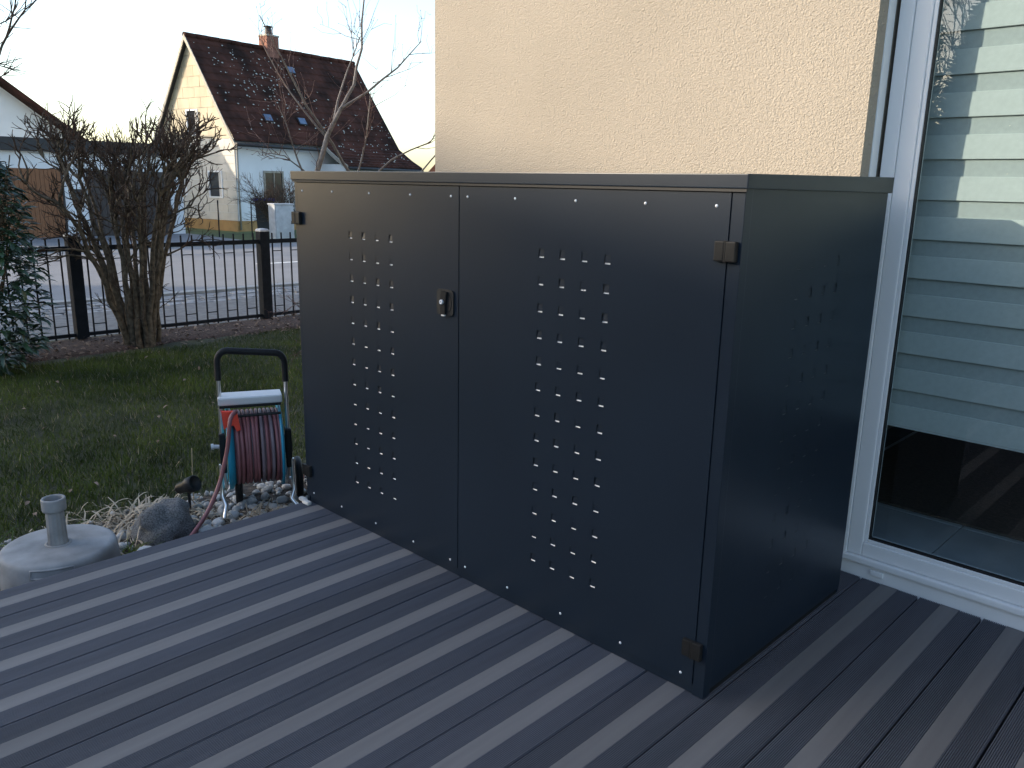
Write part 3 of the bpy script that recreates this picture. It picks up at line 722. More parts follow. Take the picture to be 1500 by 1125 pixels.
while cnt < 215 and tries < 9000:
    tries += 1
    y = rng.uniform(-1.30, .62); e = bed_edge(y); x = rng.uniform(e+.10, -1.875)
    if x < -2.45 and rng.random() < .6: continue
    r = rng.uniform(.016, .036)
    if not ok(x, y, r): continue
    placed.append((x, y, r)); cnt += 1
    o = link('pebble', rng.choice(pm), None, (x, y, LZ+.012+r*.35)); o.scale = (r, r, r*rng.uniform(.8, 1.1)); o.rotation_euler = (rng.uniform(-.4, .4), rng.uniform(-.4, .4), rng.uniform(0, 6))
    tag(o, 'rounded pale pebble in the gravel bed between deck and lawn', 'pebble', 'pale pebbles beside the deck')
k = MB(); vsr = [[v.co.copy() for v in m_.vertices] for m_ in (rock_mesh('chip', 31, 1), rock_mesh('chip', 32, 1))]; fsr = [[tuple(p.vertices) for p in m_.polygons] for m_ in (rock_mesh('chip', 31, 1), rock_mesh('chip', 32, 1))]
for i in range(1500):
    y = rng.uniform(-3.5, 1.8); e = bed_edge(y); x = rng.uniform(e+.05, -1.87); r = rng.uniform(.007, .017); q = rng.randint(0, 1)
    X = Matrix.Translation((x, y, LZ+.014+r*.3)) @ Matrix.Rotation(rng.uniform(0, 6), 4, rv(rng, 1).normalized()) @ Matrix.Scale(r, 4)
    k.mesh([X @ v for v in vsr[q]], fsr[q], M['pebble'], True)
o = k.build('gravel'); o['kind'] = 'stuff'; tag(o, 'small pale gravel filling the bed beside the deck', 'gravel')
# boulder
me = rock_mesh('boulder', 3.7, 4, .34, .82, 'boulder', 1.25)
o = link('boulder', me, None, (-2.19, -.445, LZ+.065)); o.scale = (.115, .135, .118); o.rotation_euler = (0, 0, .9); tag(o, 'rounded grey boulder in the gravel beside the deck edge', 'boulder')
# three white stones by the boulder
for (x, y, r, rz) in ((-2.0, -.60, .040, .3), (-1.945, -.545, .038, 1.4), (-1.93, -.46, .026, 2.2)):
    o = link('white_stone', rng.choice(pm), None, (x, y, LZ+.06)); o.scale = (r, r, r*1.2); o.rotation_euler = (.2, .1, rz)
    tag(o, 'bright white angular stone wedged between boulder and deck edge', 'stone', 'white stones by the boulder')

# dry strap-leaved clumps
def clump(name, c, n, lmin, lmax, spread, label, rng, m='dryleaf', wd=.0085, droop=1.0):
    k = MB(); c = Vector(c)
    for i in range(n):
        a = rng.uniform(0, 6.283); L_ = rng.uniform(lmin, lmax); b0 = c+Vector((rng.gauss(0, spread), rng.gauss(0, spread*1.4), 0)); d = Vector((math.cos(a), math.sin(a), rng.uniform(.6, 2.2))).normalized()
        p = b0.copy(); pts = [p.copy()]; seg = 8
        for s_ in range(seg):
            d = (d+Vector((0, 0, -.34*droop*rng.uniform(.5, 1.4)))+rv(rng, .14)).normalized(); p = p+d*L_/seg
            if p.z < LZ+.012: p.z = LZ+.012+rng.uniform(0, .012)
            pts.append(p.copy())
        side = Vector((-math.sin(a), math.cos(a), 0)); w_ = wd*rng.uniform(.6, 1.3); vs = []; 
        for j, q in enumerate(pts):
            ww = w_*(1-.75*j/seg); s2 = (side+rv(rng, .25)).normalized(); vs += [q-s2*ww/2, q+s2*ww/2+Vector((0, 0, .001))]
        k.mesh(vs, [(2*j, 2*j+1, 2*j+3, 2*j+2) for j in range(seg)], M[m], True)
    o = k.build(name); return tag(o, label, 'plant')
rng = random.Random(9)
clump('dry_grass_clump', (-2.42, -.50, LZ+.01), 240, .12, .32, .085, 'wide clump of curled dry straw-coloured leaves behind the boulder', rng)
clump('dry_grass_clump', (-2.30, -.28, LZ+.01), 70, .10, .24, .05, 'brown matted dry leaves around the black garden spotlight', rng)
clump('dry_grass_clump', (-2.08, -.08, LZ+.01), 75, .12, .32, .03, 'curled dry strap leaves growing in front of the hose cart', rng, wd=.007)
clump('dry_grass_clump', (-2.40, -.82, LZ+.01), 60, .10, .28, .05, 'thin curled dry leaves behind the parasol base', rng)
clump('green_grass_tuft', (-2.38, -1.12, LZ+.01), 190, .14, .34, .07, 'long green grass tuft beside the parasol base', rng, 'grass', .006, .7)
clump('green_grass_tuft', (-2.12, -.61, LZ+.01), 60, .05, .11, .02, 'small bright green tuft between boulder and parasol base', rng, 'grass', .005, .5)
clump('dry_grass_clump', (-2.12, -1.10, LZ+.01), 40, .12, .3, .05, 'sparse dry straw lying beside the parasol base at the deck corner', rng)
for yy, xx, hh in ((-.19, -2.5, .26), (.0, -2.55, .2)):
    k = MB(); p = Vector((xx, yy, LZ)); k.tube([p, p+Vector((.005, .0, hh*.5)), p+Vector((.002, .008, hh))], [.003, .0026, .002], M['drystalk'], 5)
    tag(k.build('dry_stalk'), 'single upright dry stalk at the lawn edge', 'plant', 'dry stalks at the lawn edge')

# ================================================================== GARDEN OBJECTS
# parasol base
ub = tag(empty('parasol_base', (-2.105, -.862, LZ+.03)), 'grey round parasol base with fluted tube beside the deck', 'parasol base')
k = MB(); k.lathe([(.0001, .127), (.05, .127), (.12, .126), (.176, .124), (.188, .122), (.195, .117), (.199, .109), (.202, .095), (.206, .05), (.208, .012), (.204, 0), (.0001, 0)], M['concrete'], 64); k.build('body', ub)
def flute(a, z): return 1-.05*(.5+.5*math.cos(a*14)) if z < .262 else 1
k = MB(); k.lathe([(.036, .126), (.0345, .135), (.034, .16), (.033, .20), (.032, .258)], M['concrete'], 84, rfun=flute)
k.lathe([(.030, .258), (.041, .259), (.042, .264), (.042, .300), (.040, .305), (.034, .305), (.031, .300), (.030, .20), (.0001, .19)], M['concrete'], 32); k.build('tube', ub)
k = MB(); k.lathe([(.046, .1275), (.045, .1305), (.038, .131)], M['concrete'], 32); k.build('collar', ub)
ub.scale = (.94, .94, .96)
# grip recess: raised rounded frame around a dark hollow on the side facing the deck
ang0 = R(-24); k = MB(); seg = 10; hwa = R(20)
def sidep(a, z, r): return Vector((r*math.cos(a), r*math.sin(a), z))
ring = []
for i in range(seg+1): ring.append(sidep(ang0-hwa+2*hwa*i/seg, .1085, .2005))
for i in range(seg+1): ring.append(sidep(ang0+hwa-2*hwa*i/seg, .080, .2055))
k.tube(ring, .0042, M['concrete'], 6, closed=True)
for i in range(seg):
    a0 = ang0-hwa+2*hwa*i/seg; a1 = ang0-hwa+2*hwa*(i+1)/seg
    k.poly([sidep(a0, .082, .2050), sidep(a1, .082, .2050), sidep(a1, .1065, .2010), sidep(a0, .1065, .2010)], M['concrete'])
k.build('grip_recess', ub)
# garden spotlight
k = MB(); sp0 = Vector((-2.36, -.27, -.005)); dv = Vector((.62, .35, .30)).normalized(); q = Vector((0, 0, 1)).rotation_difference(dv).to_matrix().to_4x4(); X = Matrix.Translation(sp0) @ q
spot = tag(empty('garden_spotlight', (sp0.x, sp0.y, LZ)), 'small black garden spotlight tilted in the dry grass', 'spotlight'); sinv = Matrix.Translation((-sp0.x, -sp0.y, -LZ))
k.lathe([(.0001, -.062), (.018, -.06), (.024, -.05), (.026, -.01), (.034, .0), (.036, .038), (.033, .040), (.031, .022), (.0001, .018)], M['blackplastic'], 24, X); o = k.build('lamp_head', spot); o.matrix_parent_inverse = sinv
k = MB(); k.tube([sp0+Vector((0, 0, -.02)), (sp0.x, sp0.y, -.06), (sp0.x, sp0.y, LZ-.02)], [.008, .007, .004], M['blackplastic'], 8); o = k.build('spike', spot); o.matrix_parent_inverse = sinv

# hose cart: axis of the drum along Y
HCM = Matrix.Translation((-2.2, -.03, LZ)) @ Matrix.Rotation(R(-26), 4, 'Z') @ Matrix.Diagonal((1, .9, 1, 1))
hc = tag(empty('hose_cart', (-2.2, -.03, LZ)), 'aluminium hose cart with blue drum and mauve hose at the deck edge', 'hose cart'); hinv = Matrix.Translation((2.2, .03, -LZ))
def cpart(k, name, parent=None):
    o = k.build(name); o.parent = parent or hc
    if parent is None: o.matrix_parent_inverse = hinv
    return o
yl, yr = -.182, .118; cx_ = -2.20
def arc(c, r, a0, a1, n, plane='yz'):
    return [Vector((c[0], c[1]+r*math.cos(a0+(a1-a0)*i/n), c[2]+r*math.sin(a0+(a1-a0)*i/n))) for i in range(n+1)]
rb_ = .045; zt_ = .583
hand = [Vector((cx_+.012, yl, .46))]+arc((cx_, yl+rb_, zt_-rb_), rb_, math.pi, math.pi/2, 6)+arc((cx_, yr-rb_, zt_-rb_-.018), rb_, math.pi/2, 0, 6)+[Vector((cx_+.012, yr, .44))]
k = MB(); k.tube(hand, .0145, M['foam'], 12); cpart(k, 'handle_grip')
for yy, zz, sg in ((yl, .47, -1), (yr, .45, 1)):
    k = MB(); k.tube([(cx_+.012, yy, zz), (cx_+.018, yy, .2), (cx_+.03, yy+.004*sg, .06)], .0095, M['alu'], 10); cpart(k, 'upright')
    k = MB(); k.tube([(cx_+.03, yy+.012*sg, .10), (cx_+.034, yy+.014*sg, -.0), (cx_+.040, yy+.016*sg, -.040), (cx_+.062, yy+.0*sg, -.075), (cx_+.095, yy-.012 if sg < 0 else yy+.040, LZ+.030)], .0100, M['alu'], 10); cpart(k, 'leg')
    k = MB(); k.tube([(cx_+.03, yy-.006*sg, .10), (cx_-.06, yy-.006*sg, -.02), (cx_-.13, yy-.006*sg, -.06)], .009, M['alu'], 10); cpart(k, 'rear_strut')
    k = MB(); k.box((cx_-.02, yy-.014, .06), (cx_+.04, yy+.014, .235), M['blackplastic'], .006); cpart(k, 'bearing_bracket')
k = MB(); k.box((cx_-.05, yl-.008, .360), (cx_+.055, yr-.022, .394), M['silver'], .006); tray = cpart(k, 'tray')
k = MB(); k.box((cx_-.045, yl-.003, .347), (cx_+.050, yr-.027, .3605), M['blackplastic'], .004); cpart(k, 'tray_underside')
dc = Vector((cx_-.02, 0, .155))
for yy, t in ((-.150, .034), (.072, .034)):
    k = MB(); X = Matrix.Translation((dc.x, yy, dc.z)) @ Matrix.Rotation(R(-90), 4, 'X')
    k.lathe([(.055, 0), (.150, .0), (.176, -.012 if yy < 0 else .012), (.180, -.010 if yy < 0 else .016), (.178, .004), (.15, t*.6), (.055, t*.6)], M['blue'], 48, X); cpart(k, 'drum_flange')
k = MB(); k.tube([(dc.x, -.19, dc.z), (dc.x, .135, dc.z)], .045, M['blackplastic'], 16); cpart(k, 'drum_axle')
k = MB(); rr_ = random.Random(2)
for lay, rad in ((0, .105), (1, .122), (2, .139), (3, .153)):
    nturn = 11
    for j in range(nturn):
        y_ = -.128+.0195*j+(.006 if lay % 2 else 0); tl = rr_.uniform(-.010, .010); pts = []
        for i in range(28):
            a = 2*math.pi*i/28; pts.append((dc.x+rad*math.cos(a), y_+tl*math.cos(a), dc.z+rad*math.sin(a)))
        k.tube(pts, .0088, M['hose'] if rr_.random() < .72 else M['hoseg'], 7, closed=True)
cpart(k, 'hose_coil')
k = MB(); k.tube([(cx_+.078, -.165, .318), (cx_+.080, .085, .322)], .006, M['blackplastic'], 8); cpart(k, 'guide_bar')
k = MB(); k.prism([Vector((cx_+.085, -.178, .350)), Vector((cx_+.085, -.110, .345)), Vector((cx_+.085, -.098, .268)), Vector((cx_+.085, -.115, .262)), Vector((cx_+.085, -.128, .29)), Vector((cx_+.085, -.172, .275))], (.022, 0, 0), M['red']); cpart(k, 'hose_clip')
hp = [Vector(p) for p in [(-2.125,-.150,.352),(-2.10,-.19,.33),(-2.09,-.215,.215),(-2.085,-.262,.075),(-2.065,-.335,-.030),(-2.03,-.42,-.090),(-1.97,-.50,-.120),(-1.90,-.57,-.138)]]
hp2 = []
for i in range(len(hp)-1):
    p0 = hp[max(0, i-1)]; p1 = hp[i]; p2 = hp[i+1]; p3 = hp[min(len(hp)-1, i+2)]
    for t in (0, .25, .5, .75): hp2.append(.5*((2*p1)+(p2-p0)*t+(2*p0-5*p1+4*p2-p3)*t*t+(3*p1-p0-3*p2+p3)*t**3))
hp2.append(hp[-1]); HCI = Matrix.Translation((-2.2, -.03, LZ)) @ HCM.inverted(); hp2 = [HCI @ p for p in hp2]
k = MB(); k.tube(hp2, .0092, M['hose'], 10); cpart(k, 'hose')
k = MB(); k.tube([(cx_-.01, yl-.012, .165), (cx_-.01, yl-.045, .168)], .009, M['silver'], 10); k.tube([(cx_-.01, yl-.04, .168), (cx_-.01, yl-.052, .168)], .013, M['silver'], 10); cpart(k, 'tap_connector')
for yy in (-.120, .170):
    k = MB(); X = Matrix.Translation((cx_-.13, yy, LZ+.102)) @ Matrix.Rotation(R(-90), 4, 'X')
    k.lathe([(.02, -.018), (.07, -.016), (.084, -.018), (.095, -.012), (.098, 0), (.095, .012), (.084, .018), (.07, .016), (.02, .018)], M['blackplastic'], 32, X); cpart(k, 'wheel')
    if yy > 0:
        k = MB(); k.lathe([(.0001, .028), (.014, .026), (.016, .016)], M['red'], 16, X); cpart(k, 'wheel_hub')
k = MB(); k.tube([(cx_-.13, -.22, LZ+.102), (cx_-.13, .18, LZ+.102)], .007, M['alu'], 8); cpart(k, 'wheel_axle')

hc.rotation_euler = (0, 0, R(-26)); hc.scale = (1, .9, 1)
# ================================================================== ACROSS THE STREET
# gabled house: local frame (l along ridge, s across, z)
HP = Vector((-22.188, 10.351, 0)); th = R(98); uu = Vector((math.cos(th), math.sin(th), 0)); vv = Vector((-math.sin(th), math.cos(th), 0))
gh = tag(empty('gabled_house', (HP.x, HP.y, -.3)), 'old white house with cream clad gable and steep dark tiled roof across the street', 'house'); ginv = Matrix.Translation((-HP.x, -HP.y, .3))
def hw(l, s, z): return HP+uu*l+vv*s+Vector((0, 0, z))
def gpart(k, name, parent=None):
    o = k.build(name); fixnormals(o.data); o.parent = parent or gh
    if parent is None: o.matrix_parent_inverse = ginv
    return o
W2 = 3.76; RL = 6.55; RZ = 5.36; SL = 1.45
def lbox(k, l0, l1, s0, s1, z0, z1, m):
    k.prism([hw(l0, s0, z0), hw(l1, s0, z0), hw(l1, s1, z0), hw(l0, s1, z0)], (0, 0, z1-z0), m)
# walls as prism (gable profile along ridge)
k = MB(); prof = [(.03, -.4), (W2-.03, -.4), (W2-.03, 2.55), (1.88, 5.22), (.03, 2.55)]
k.prism([hw(.03, s, z) for s, z in prof], uu*(RL-.1), M['render_white']); gpart(k, 'wall')
k = MB(); lbox(k, 3.25, RL-.12, -1.15, .028, -.4, 1.80, M['render_white']); gpart(k, 'extension_wall')
k = MB(); lbox(k, -.03, RL-.08, -.02, W2+.02, -.4, .06, M['plinth']); gpart(k, 'plinth')
# clad panels on the gable, each clipped to the gable outline and set proud
def clip(poly, n, c):      # keep dot(p,n) <= c
    out = []
    for i in range(len(poly)):
        a, b = poly[i], poly[(i+1) % len(poly)]; da = a[0]*n[0]+a[1]*n[1]-c; db = b[0]*n[0]+b[1]*n[1]-c
        if da <= 0: out.append(a)
        if da*db < 0: t = da/(da-db); out.append((a[0]+(b[0]-a[0])*t, a[1]+(b[1]-a[1])*t))
    return out
holes = [(.66, 1.36, .71, 1.51), (2.52, 2.96, .75, 1.47), (1.68, 2.30, 2.52, 3.30)]
rngp = random.Random(6)
def panel_rows(z0, z1, hgt, wid, m, name):
    z = z0; row = 0
    while z < z1-.02:
        s = -(row % 2)*wid*.5-.0; ztop = min(z+hgt, z1)
        while s < W2:
            rect = [(max(s, 0)+.006, z+.006), (min(s+wid, W2)-.006, z+.006), (min(s+wid, W2)-.006, ztop-.004), (max(s, 0)+.006, ztop-.004)]
            pieces = [rect]
            for h in holes:          # cut openings out of the panels
                np_ = []
                for q in pieces:
                    xs_ = [a[0] for a in q]; zs_ = [a[1] for a in q]
                    if max(xs_) <= h[0] or min(xs_) >= h[1] or max(zs_) <= h[2] or min(zs_) >= h[3]: np_.append(q); continue
                    for n_, c_ in (((1, 0), h[0]), ((-1, 0), -h[1])): np_.append(clip(q, n_, c_))
                    mid = clip(clip(q, (-1, 0), -h[0]), (1, 0), h[1])
                    np_.append(clip(mid, (0, 1), h[2])); np_.append(clip(mid, (0, -1), -h[3]))
                pieces = [q for q in np_ if len(q) > 2]
            for q in pieces:
                q = clip(q, (SL, 1), 2.63+SL*W2-.0); q = clip(q, (-SL, 1), 2.63)
                if len(q) > 2:
                    xs_ = [a[0] for a in q]; zs_ = [a[1] for a in q]
                    if max(xs_)-min(xs_) < .03 or max(zs_)-min(zs_) < .02: continue
                    k = MB(); k.prism([hw(0.028, a, b) for a, b in q], -uu*(.018+rngp.uniform(0, .006)), m); gpart(k, name)
            s += wid
        z += hgt; row += 1
panel_rows(.065, 2.42, .235, .94, M['clad_lo'], 'cladding_board')
panel_rows(2.425, 5.3, .30, .60, M['clad_hi'], 'cladding_panel')
for (s0, s1, z0, z1) in holes:
    k = MB(); lbox(k, .022, .028, s0, s1, z0, z1, M['darkglass']); wdw = gpart(k, 'window')
    k = MB(); e = .045
    for a in ((s0, s0+e, z0, z1), (s1-e, s1, z0, z1), (s0+e, s1-e, z0, z0+e), (s0+e, s1-e, z1-e, z1)): lbox(k, -.012, .0215, *a, M['render_white'])
    o = gpart(k, 'window_frame')
    k = MB(); lbox(k, .014, .0212, s0+e+.01, s0+e+.22*(s1-s0), z0+e, z1-e, M['curtain']); gpart(k, 'curtain')
# side window facing the street, with shutter bars
k = MB(); lbox(k, 1.02, 1.72, .018, .0295, .64, 1.50, M['darkglass']); gpart(k, 'window')
k = MB()
for a in ((1.0, 1.05, .60, 1.54), (1.69, 1.74, .60, 1.54), (1.05, 1.69, .60, .66), (1.05, 1.69, 1.48, 1.54), (1.36, 1.39, .66, 1.48)): lbox(k, a[0], a[1], -.01, .0175, a[2], a[3], M['trim'])
gpart(k, 'window_frame')
# roof: courses of tiles as stepped strips; front slope with catslide, rear slope plain
def zfront(s):
    if s >= -.25: return RZ-1.40*(1.88-s)
    if s >= -.98: return 2.378-(-.25-s)*.62
    return 1.925-(-.98-s)*.48
def course(l0, l1, sa, sb, za, zb_, name, m=None):
    """strip from upper edge sa to lower edge sb, scalloped tiles"""
    k = MB(); n = max(2, int((l1-l0)/.22)); pts = []
    for i in range(n):
        a, b = l0+(l1-l0)*i/n, l0+(l1-l0)*(i+1)/n; dz = rngp.uniform(-.006, .006); lift = .035+dz
        up_ = [hw(a, sa, za+.005), hw((a+b)/2, sa, za+.022), hw(b, sa, za+.005)]; lo_ = [hw(a, sb, zb_+lift), hw((a+b)/2, sb, zb_+lift+.022), hw(b, sb, zb_+lift)]
        lo2 = [p-Vector((0, 0, .045)) for p in lo_]
        k.mesh(up_+lo_+lo2, [(0, 1, 4, 3), (1, 2, 5, 4), (3, 4, 7, 6), (4, 5, 8, 7)], M['tile'])
    return gpart(k, name)
ss = [1.88-.155*i for i in range(15)]
for i in range(14): course(-.15, RL, ss[i], ss[i+1], zfront(ss[i]), zfront(ss[i+1]), 'tile_course')
s = ss[14]
while s > -1.36:
    s2 = max(-1.38, s-.16); course(3.15, RL, s, s2, zfront(s), zfront(s2), 'tile_course'); s = s2
ssb = [1.88+.155*i for i in range(15)]
for i in range(14): course(-.15, RL, ssb[i], ssb[i+1], RZ-SL*(ssb[i]-1.88), RZ-SL*(ssb[i+1]-1.88), 'tile_course')
k = MB()
for i in range(17):
    l0 = -.16+i*(RL+.17)/17; k.tube([hw(l0, 1.88, RZ+.005+rngp.uniform(-.008, .008)), hw(l0+.40, 1.88, RZ+.02+rngp.uniform(-.008, .008))], [.085, .075], M['tile'], 8)
gpart(k, 'ridge_tile')
# roof underside board, verge trims, gutter
k = MB()
for s0, s1, l0, l1 in ((1.88, -.28, -.15, RL), (-.28, -1.38, 3.15, RL)):
    n = 5
    for i in range(n):
        a, b = s0+(s1-s0)*i/n, s0+(s1-s0)*(i+1)/n; k.poly([hw(l0, a, zfront(a)-.03), hw(l1, a, zfront(a)-.03), hw(l1, b, zfront(b)-.03), hw(l0, b, zfront(b)-.03)], M['fascia'])
k.poly([hw(-.15, 1.88, RZ-.03), hw(RL, 1.88, RZ-.03), hw(RL, W2+.3, RZ-SL*2.18-.03), hw(-.15, W2+.3, RZ-SL*2.18-.03)], M['fascia']); gpart(k, 'roof_underside')
for s1 in (-.28, W2+.28):
    k = MB(); k.prism([hw(-.17, 1.88, RZ+.04), hw(-.17, 1.88, RZ-.12), hw(-.17, s1, RZ-SL*abs(1.88-s1)-.12), hw(-.17, s1, RZ-SL*abs(1.88-s1)+.04)], uu*.03, M['trim']); gpart(k, 'verge_board')
k = MB(); k.prism([hw(RL, s_, zfront(s_)+.04) for s_ in (1.88, .8, -.3, -.6, -.9, -1.38)]+[hw(RL, s_, zfront(s_)-.08) for s_ in (-1.38, -.9, -.6, -.3, .8, 1.88)], uu*.03, M['fascia']); gpart(k, 'verge_board')
k = MB(); k.prism([hw(3.13, s_, zfront(s_)+.03) for s_ in (-.2, -.6, -.9, -1.38)]+[hw(3.13, s_, zfront(s_)-.10) for s_ in (-1.38, -.9, -.6, -.2)], uu*.03, M['trim']); gpart(k, 'verge_board')
k = MB(); k.tube([hw(-.16, -.34, 2.25), hw(3.1, -.34, 2.23)], .055, M['fascia'], 8); k.tube([hw(3.15, -1.43, 1.68), hw(RL, -1.43, 1.66)], .05, M['fascia'], 8); gpart(k, 'gutter')
k = MB(); k.tube([hw(.05, -.06, 2.2), hw(.05, -.06, -.2)], .03, M['trim'], 8); gpart(k, 'downpipe')
# chimney
k = MB(); lbox(k, 2.66, 3.12, 1.68, 2.10, 5.0, 5.74, M['brick']); ch = gpart(k, 'chimney')
k = MB(); lbox(k, 2.64, 3.14, 1.66, 2.12, 5.742, 5.79, M['trim'])
c_ = hw(2.89, 1.89, 5.79); k.lathe([(.13, 0), (.12, .12), (.10, .2), (.10, .22), (.0001, .22)], M['fascia'], 14, Matrix.Translation(c_)); k.lathe([(.0001, .30), (.15, .27), (.15, .25), (.0001, .26)], M['fascia'], 14, Matrix.Translation(c_))
for a in range(4): k.tube([c_+Vector((.08*math.cos(a*1.57), .08*math.sin(a*1.57), .2)), c_+Vector((.1*math.cos(a*1.57), .1*math.sin(a*1.57), .27))], .012, M['fascia'], 5)
gpart(k, 'chimney_cowl')
# glazed roof tiles and lichen
nsl = (uu.cross(vv*1+Vector((0, 0, SL)))).normalized()
nsl = nsl if nsl.z > 0 else -nsl
for l_, s_ in ((3.3, 1.42), (1.4, .24), (2.7, .23)):
    k = MB(); d_ = (vv+Vector((0, 0, SL))).normalized(); c0 = hw(l_, s_, zfront(s_))+nsl*.045
    k.prism([c0-uu*.15-d_*.13, c0+uu*.15-d_*.13, c0+uu*.15+d_*.13, c0-uu*.15+d_*.13], nsl*.03, M['fascia'])
    k.prism([c0-uu*.13-d_*.11+nsl*.042, c0+uu*.13-d_*.11+nsl*.042, c0+uu*.13+d_*.11+nsl*.042, c0-uu*.13+d_*.11+nsl*.042], nsl*.004, M['skyglass']); gpart(k, 'roof_window')
k = MB(); rl = random.Random(3); d_ = (vv+Vector((0, 0, SL))).normalized()
for i in range(330):
    if i < 150: l_, s_ = 1.9+rl.gauss(0, .75), 1.0+rl.gauss(0, .45)
    else: l_, s_ = rl.uniform(0, RL-.1), rl.uniform(-.2, 1.8)
    if i > 250: l_, s_ = rl.uniform(3.4, RL-.1), rl.uniform(-1.2, .3)
    if not (-.1 < l_ < RL-.05 and s_ < 1.8) or (s_ < -.25 and l_ < 3.2): continue
    c0 = hw(l_, s_, zfront(s_))+nsl*.05; r = rl.uniform(.008, .030)
    k.mesh([c0+(uu*math.cos(a*1.047)*1.3+d_*math.sin(a*1.047))*r*rl.uniform(.6, 1.2) for a in range(6)]+[c0+nsl*.006], [(a, (a+1) % 6, 6) for a in range(6)], M['lichen'])
o = gpart(k, 'lichen_patches'); o['kind'] = 'stuff'

# garage row
ga = tag(empty('garage_building', (-21.9, 6, -.3)), 'long low white garage with brown and dark doors and black fascia across the street', 'garage'); gainv = Matrix.Translation((21.9, -6, .3))
def gap(k, name):
    o = k.build(name); o.parent = ga; o.matrix_parent_inverse = gainv; return o
k = MB(); k.box((-23.3, 1.0, -.36), (-21.9, 8.60, 1.84), M['render_white']); gap(k, 'wall')
k = MB(); k.box((-23.4, .9, 1.842), (-21.75, 8.72, 2.15), M['fascia'], .01); gap(k, 'roof')
def plank_door(y0, y1, z0, z1, n, m, name):
    k = MB(); k.box((-21.91, y0, z0), (-21.885, y1, z1), M[m])
    for i in range(n):
        a = y0+(y1-y0)*i/n; b = y0+(y1-y0)*(i+1)/n; k.box((-21.8845, a+.004, z0+.01), (-21.868, b-.004, z1-.01), M[m])
    k.box((-21.90, y0-.05, z0), (-21.86, y0-.001, z1+.05), M['trim'] if m == 'doorbrown' else M['doordark']); k.box((-21.90, y1+.001, z0), (-21.86, y1+.05, z1+.05), M['fascia']); return gap(k, name)
plank_door(3.4, 5.50, -.25, 1.43, 22, 'doorbrown', 'garage_door')
plank_door(6.16, 7.16, -.25, 1.42, 8, 'doordark', 'garage_door'); plank_door(7.20, 8.18, -.25, 1.42, 8, 'doordark', 'garage_door')
k = MB(); k.box((-21.895, 5.77, .55), (-21.87, 5.97, .95), M['fascia'], .01); gap(k, 'meter_box')
# white neighbour house behind the garage
wh = tag(empty('white_house', (-28, 4, -.3)), 'white gabled house with red-brown roof behind the garage', 'house'); whinv = Matrix.Translation((28, -4, .3))
def rs(y): return 4.38-abs(y-5.35)*.75
k = MB(); k.prism([Vector((-28, 2.2, -.4)), Vector((-28, 7.6, -.4)), Vector((-28, 7.6, rs(7.6)-.06)), Vector((-28, 5.35, rs(5.35)-.06)), Vector((-28, 2.2, rs(2.2)-.06))], (-7, 0, 0), M['render_white']); o = k.build('wall', wh); o.matrix_parent_inverse = whinv
for sgn in (1, -1):
    k = MB(); e = 5.35+sgn*3.6
    k.prism([Vector((-27.5, 5.35, rs(5.35)+.12)), Vector((-27.5, e, rs(e)+.12)), Vector((-27.5, e, rs(e)-.05)), Vector((-27.5, 5.35, rs(5.35)-.05))], (-8, 0, 0), M['tile']); o = k.build('roof_slope', wh); o.matrix_parent_inverse = whinv
# house further up the street, only its eave shows beside the stucco corner
oh = tag(empty('far_house', (-24, 24, -.3)), 'far house whose orange-brown eave shows beside the stucco corner', 'house'); ohinv = Matrix.Translation((24, -24, .3))
e0 = Vector((-25.22, 20.06, 0)); hd = Vector((.64, .768, 0)); bk = Vector((-.768, .64, 0))
k = MB(); k.prism([e0+hd*.7+Vector((0, 0, -.4)), e0+hd*7.3+Vector((0, 0, -.4)), e0+hd*7.3+Vector((0, 0, 1.9)), e0+hd*4+Vector((0, 0, 5.6)), e0+hd*.7+Vector((0, 0, 1.9))], bk*7, M['render_white']); o = k.build('wall', oh); o.matrix_parent_inverse = ohinv
for a, b in ((0, 4), (8, 4)):
    k = MB(); k.prism([e0+hd*a-bk*.5+Vector((0, 0, 1.55)), e0+hd*b-bk*.5+Vector((0, 0, 6.0)), e0+hd*b-bk*.5+Vector((0, 0, 5.72)), e0+hd*a-bk*.5+Vector((0, 0, 1.27))], bk*8, M['redtile']); o = k.build('roof_slope', oh); o.matrix_parent_inverse = ohinv

# wheelie bin and cabinet
wb = tag(empty('wheelie_bin', (-20.4, 10.25, -.25)), 'dark wheelie bin with blue lid against the white house wall', 'bin')
k = MB(); k.prism([Vector((-.22, -.2, .08)), Vector((.22, -.2, .08)), Vector((.27, -.24, .95)), Vector((-.27, -.24, .95))], (0, .44, 0), M['bingrey']); k.build('body', wb)
k = MB(); k.box((-.30, -.27, .952), (.30, .24, 1.02), M['binblue'], .02); k.build('lid', wb)
for sx in (-.2, .2):
    k = MB(); k.lathe([(.0001, -.02), (.09, -.02), (.09, .02), (.0001, .02)], M['rubber'], 16, Matrix.Translation((sx, .22, .09)) @ Matrix.Rotation(R(90), 4, 'Y')); k.build('wheel', wb)
wb.rotation_euler = (0, 0, R(60))
cb = tag(empty('utility_cabinet', (-18.4, 9.58, -.25)), 'pale grey street utility cabinet beside the wheelie bin', 'cabinet')
k = MB(); k.box((-.16, -.27, 0), (.16, .27, .90), M['cabinet'], .01); k.build('body', cb)
k = MB(); k.box((-.18, -.29, .902), (.18, .29, .94), M['cabinet'], .01); k.build('top', cb)
k = MB(); k.box((.1605, -.25, .06), (.170, .25, .86), M['cabinet'], .004); k.box((.1705, .18, .42), (.18, .21, .5), M['fascia']); k.build('door', cb)
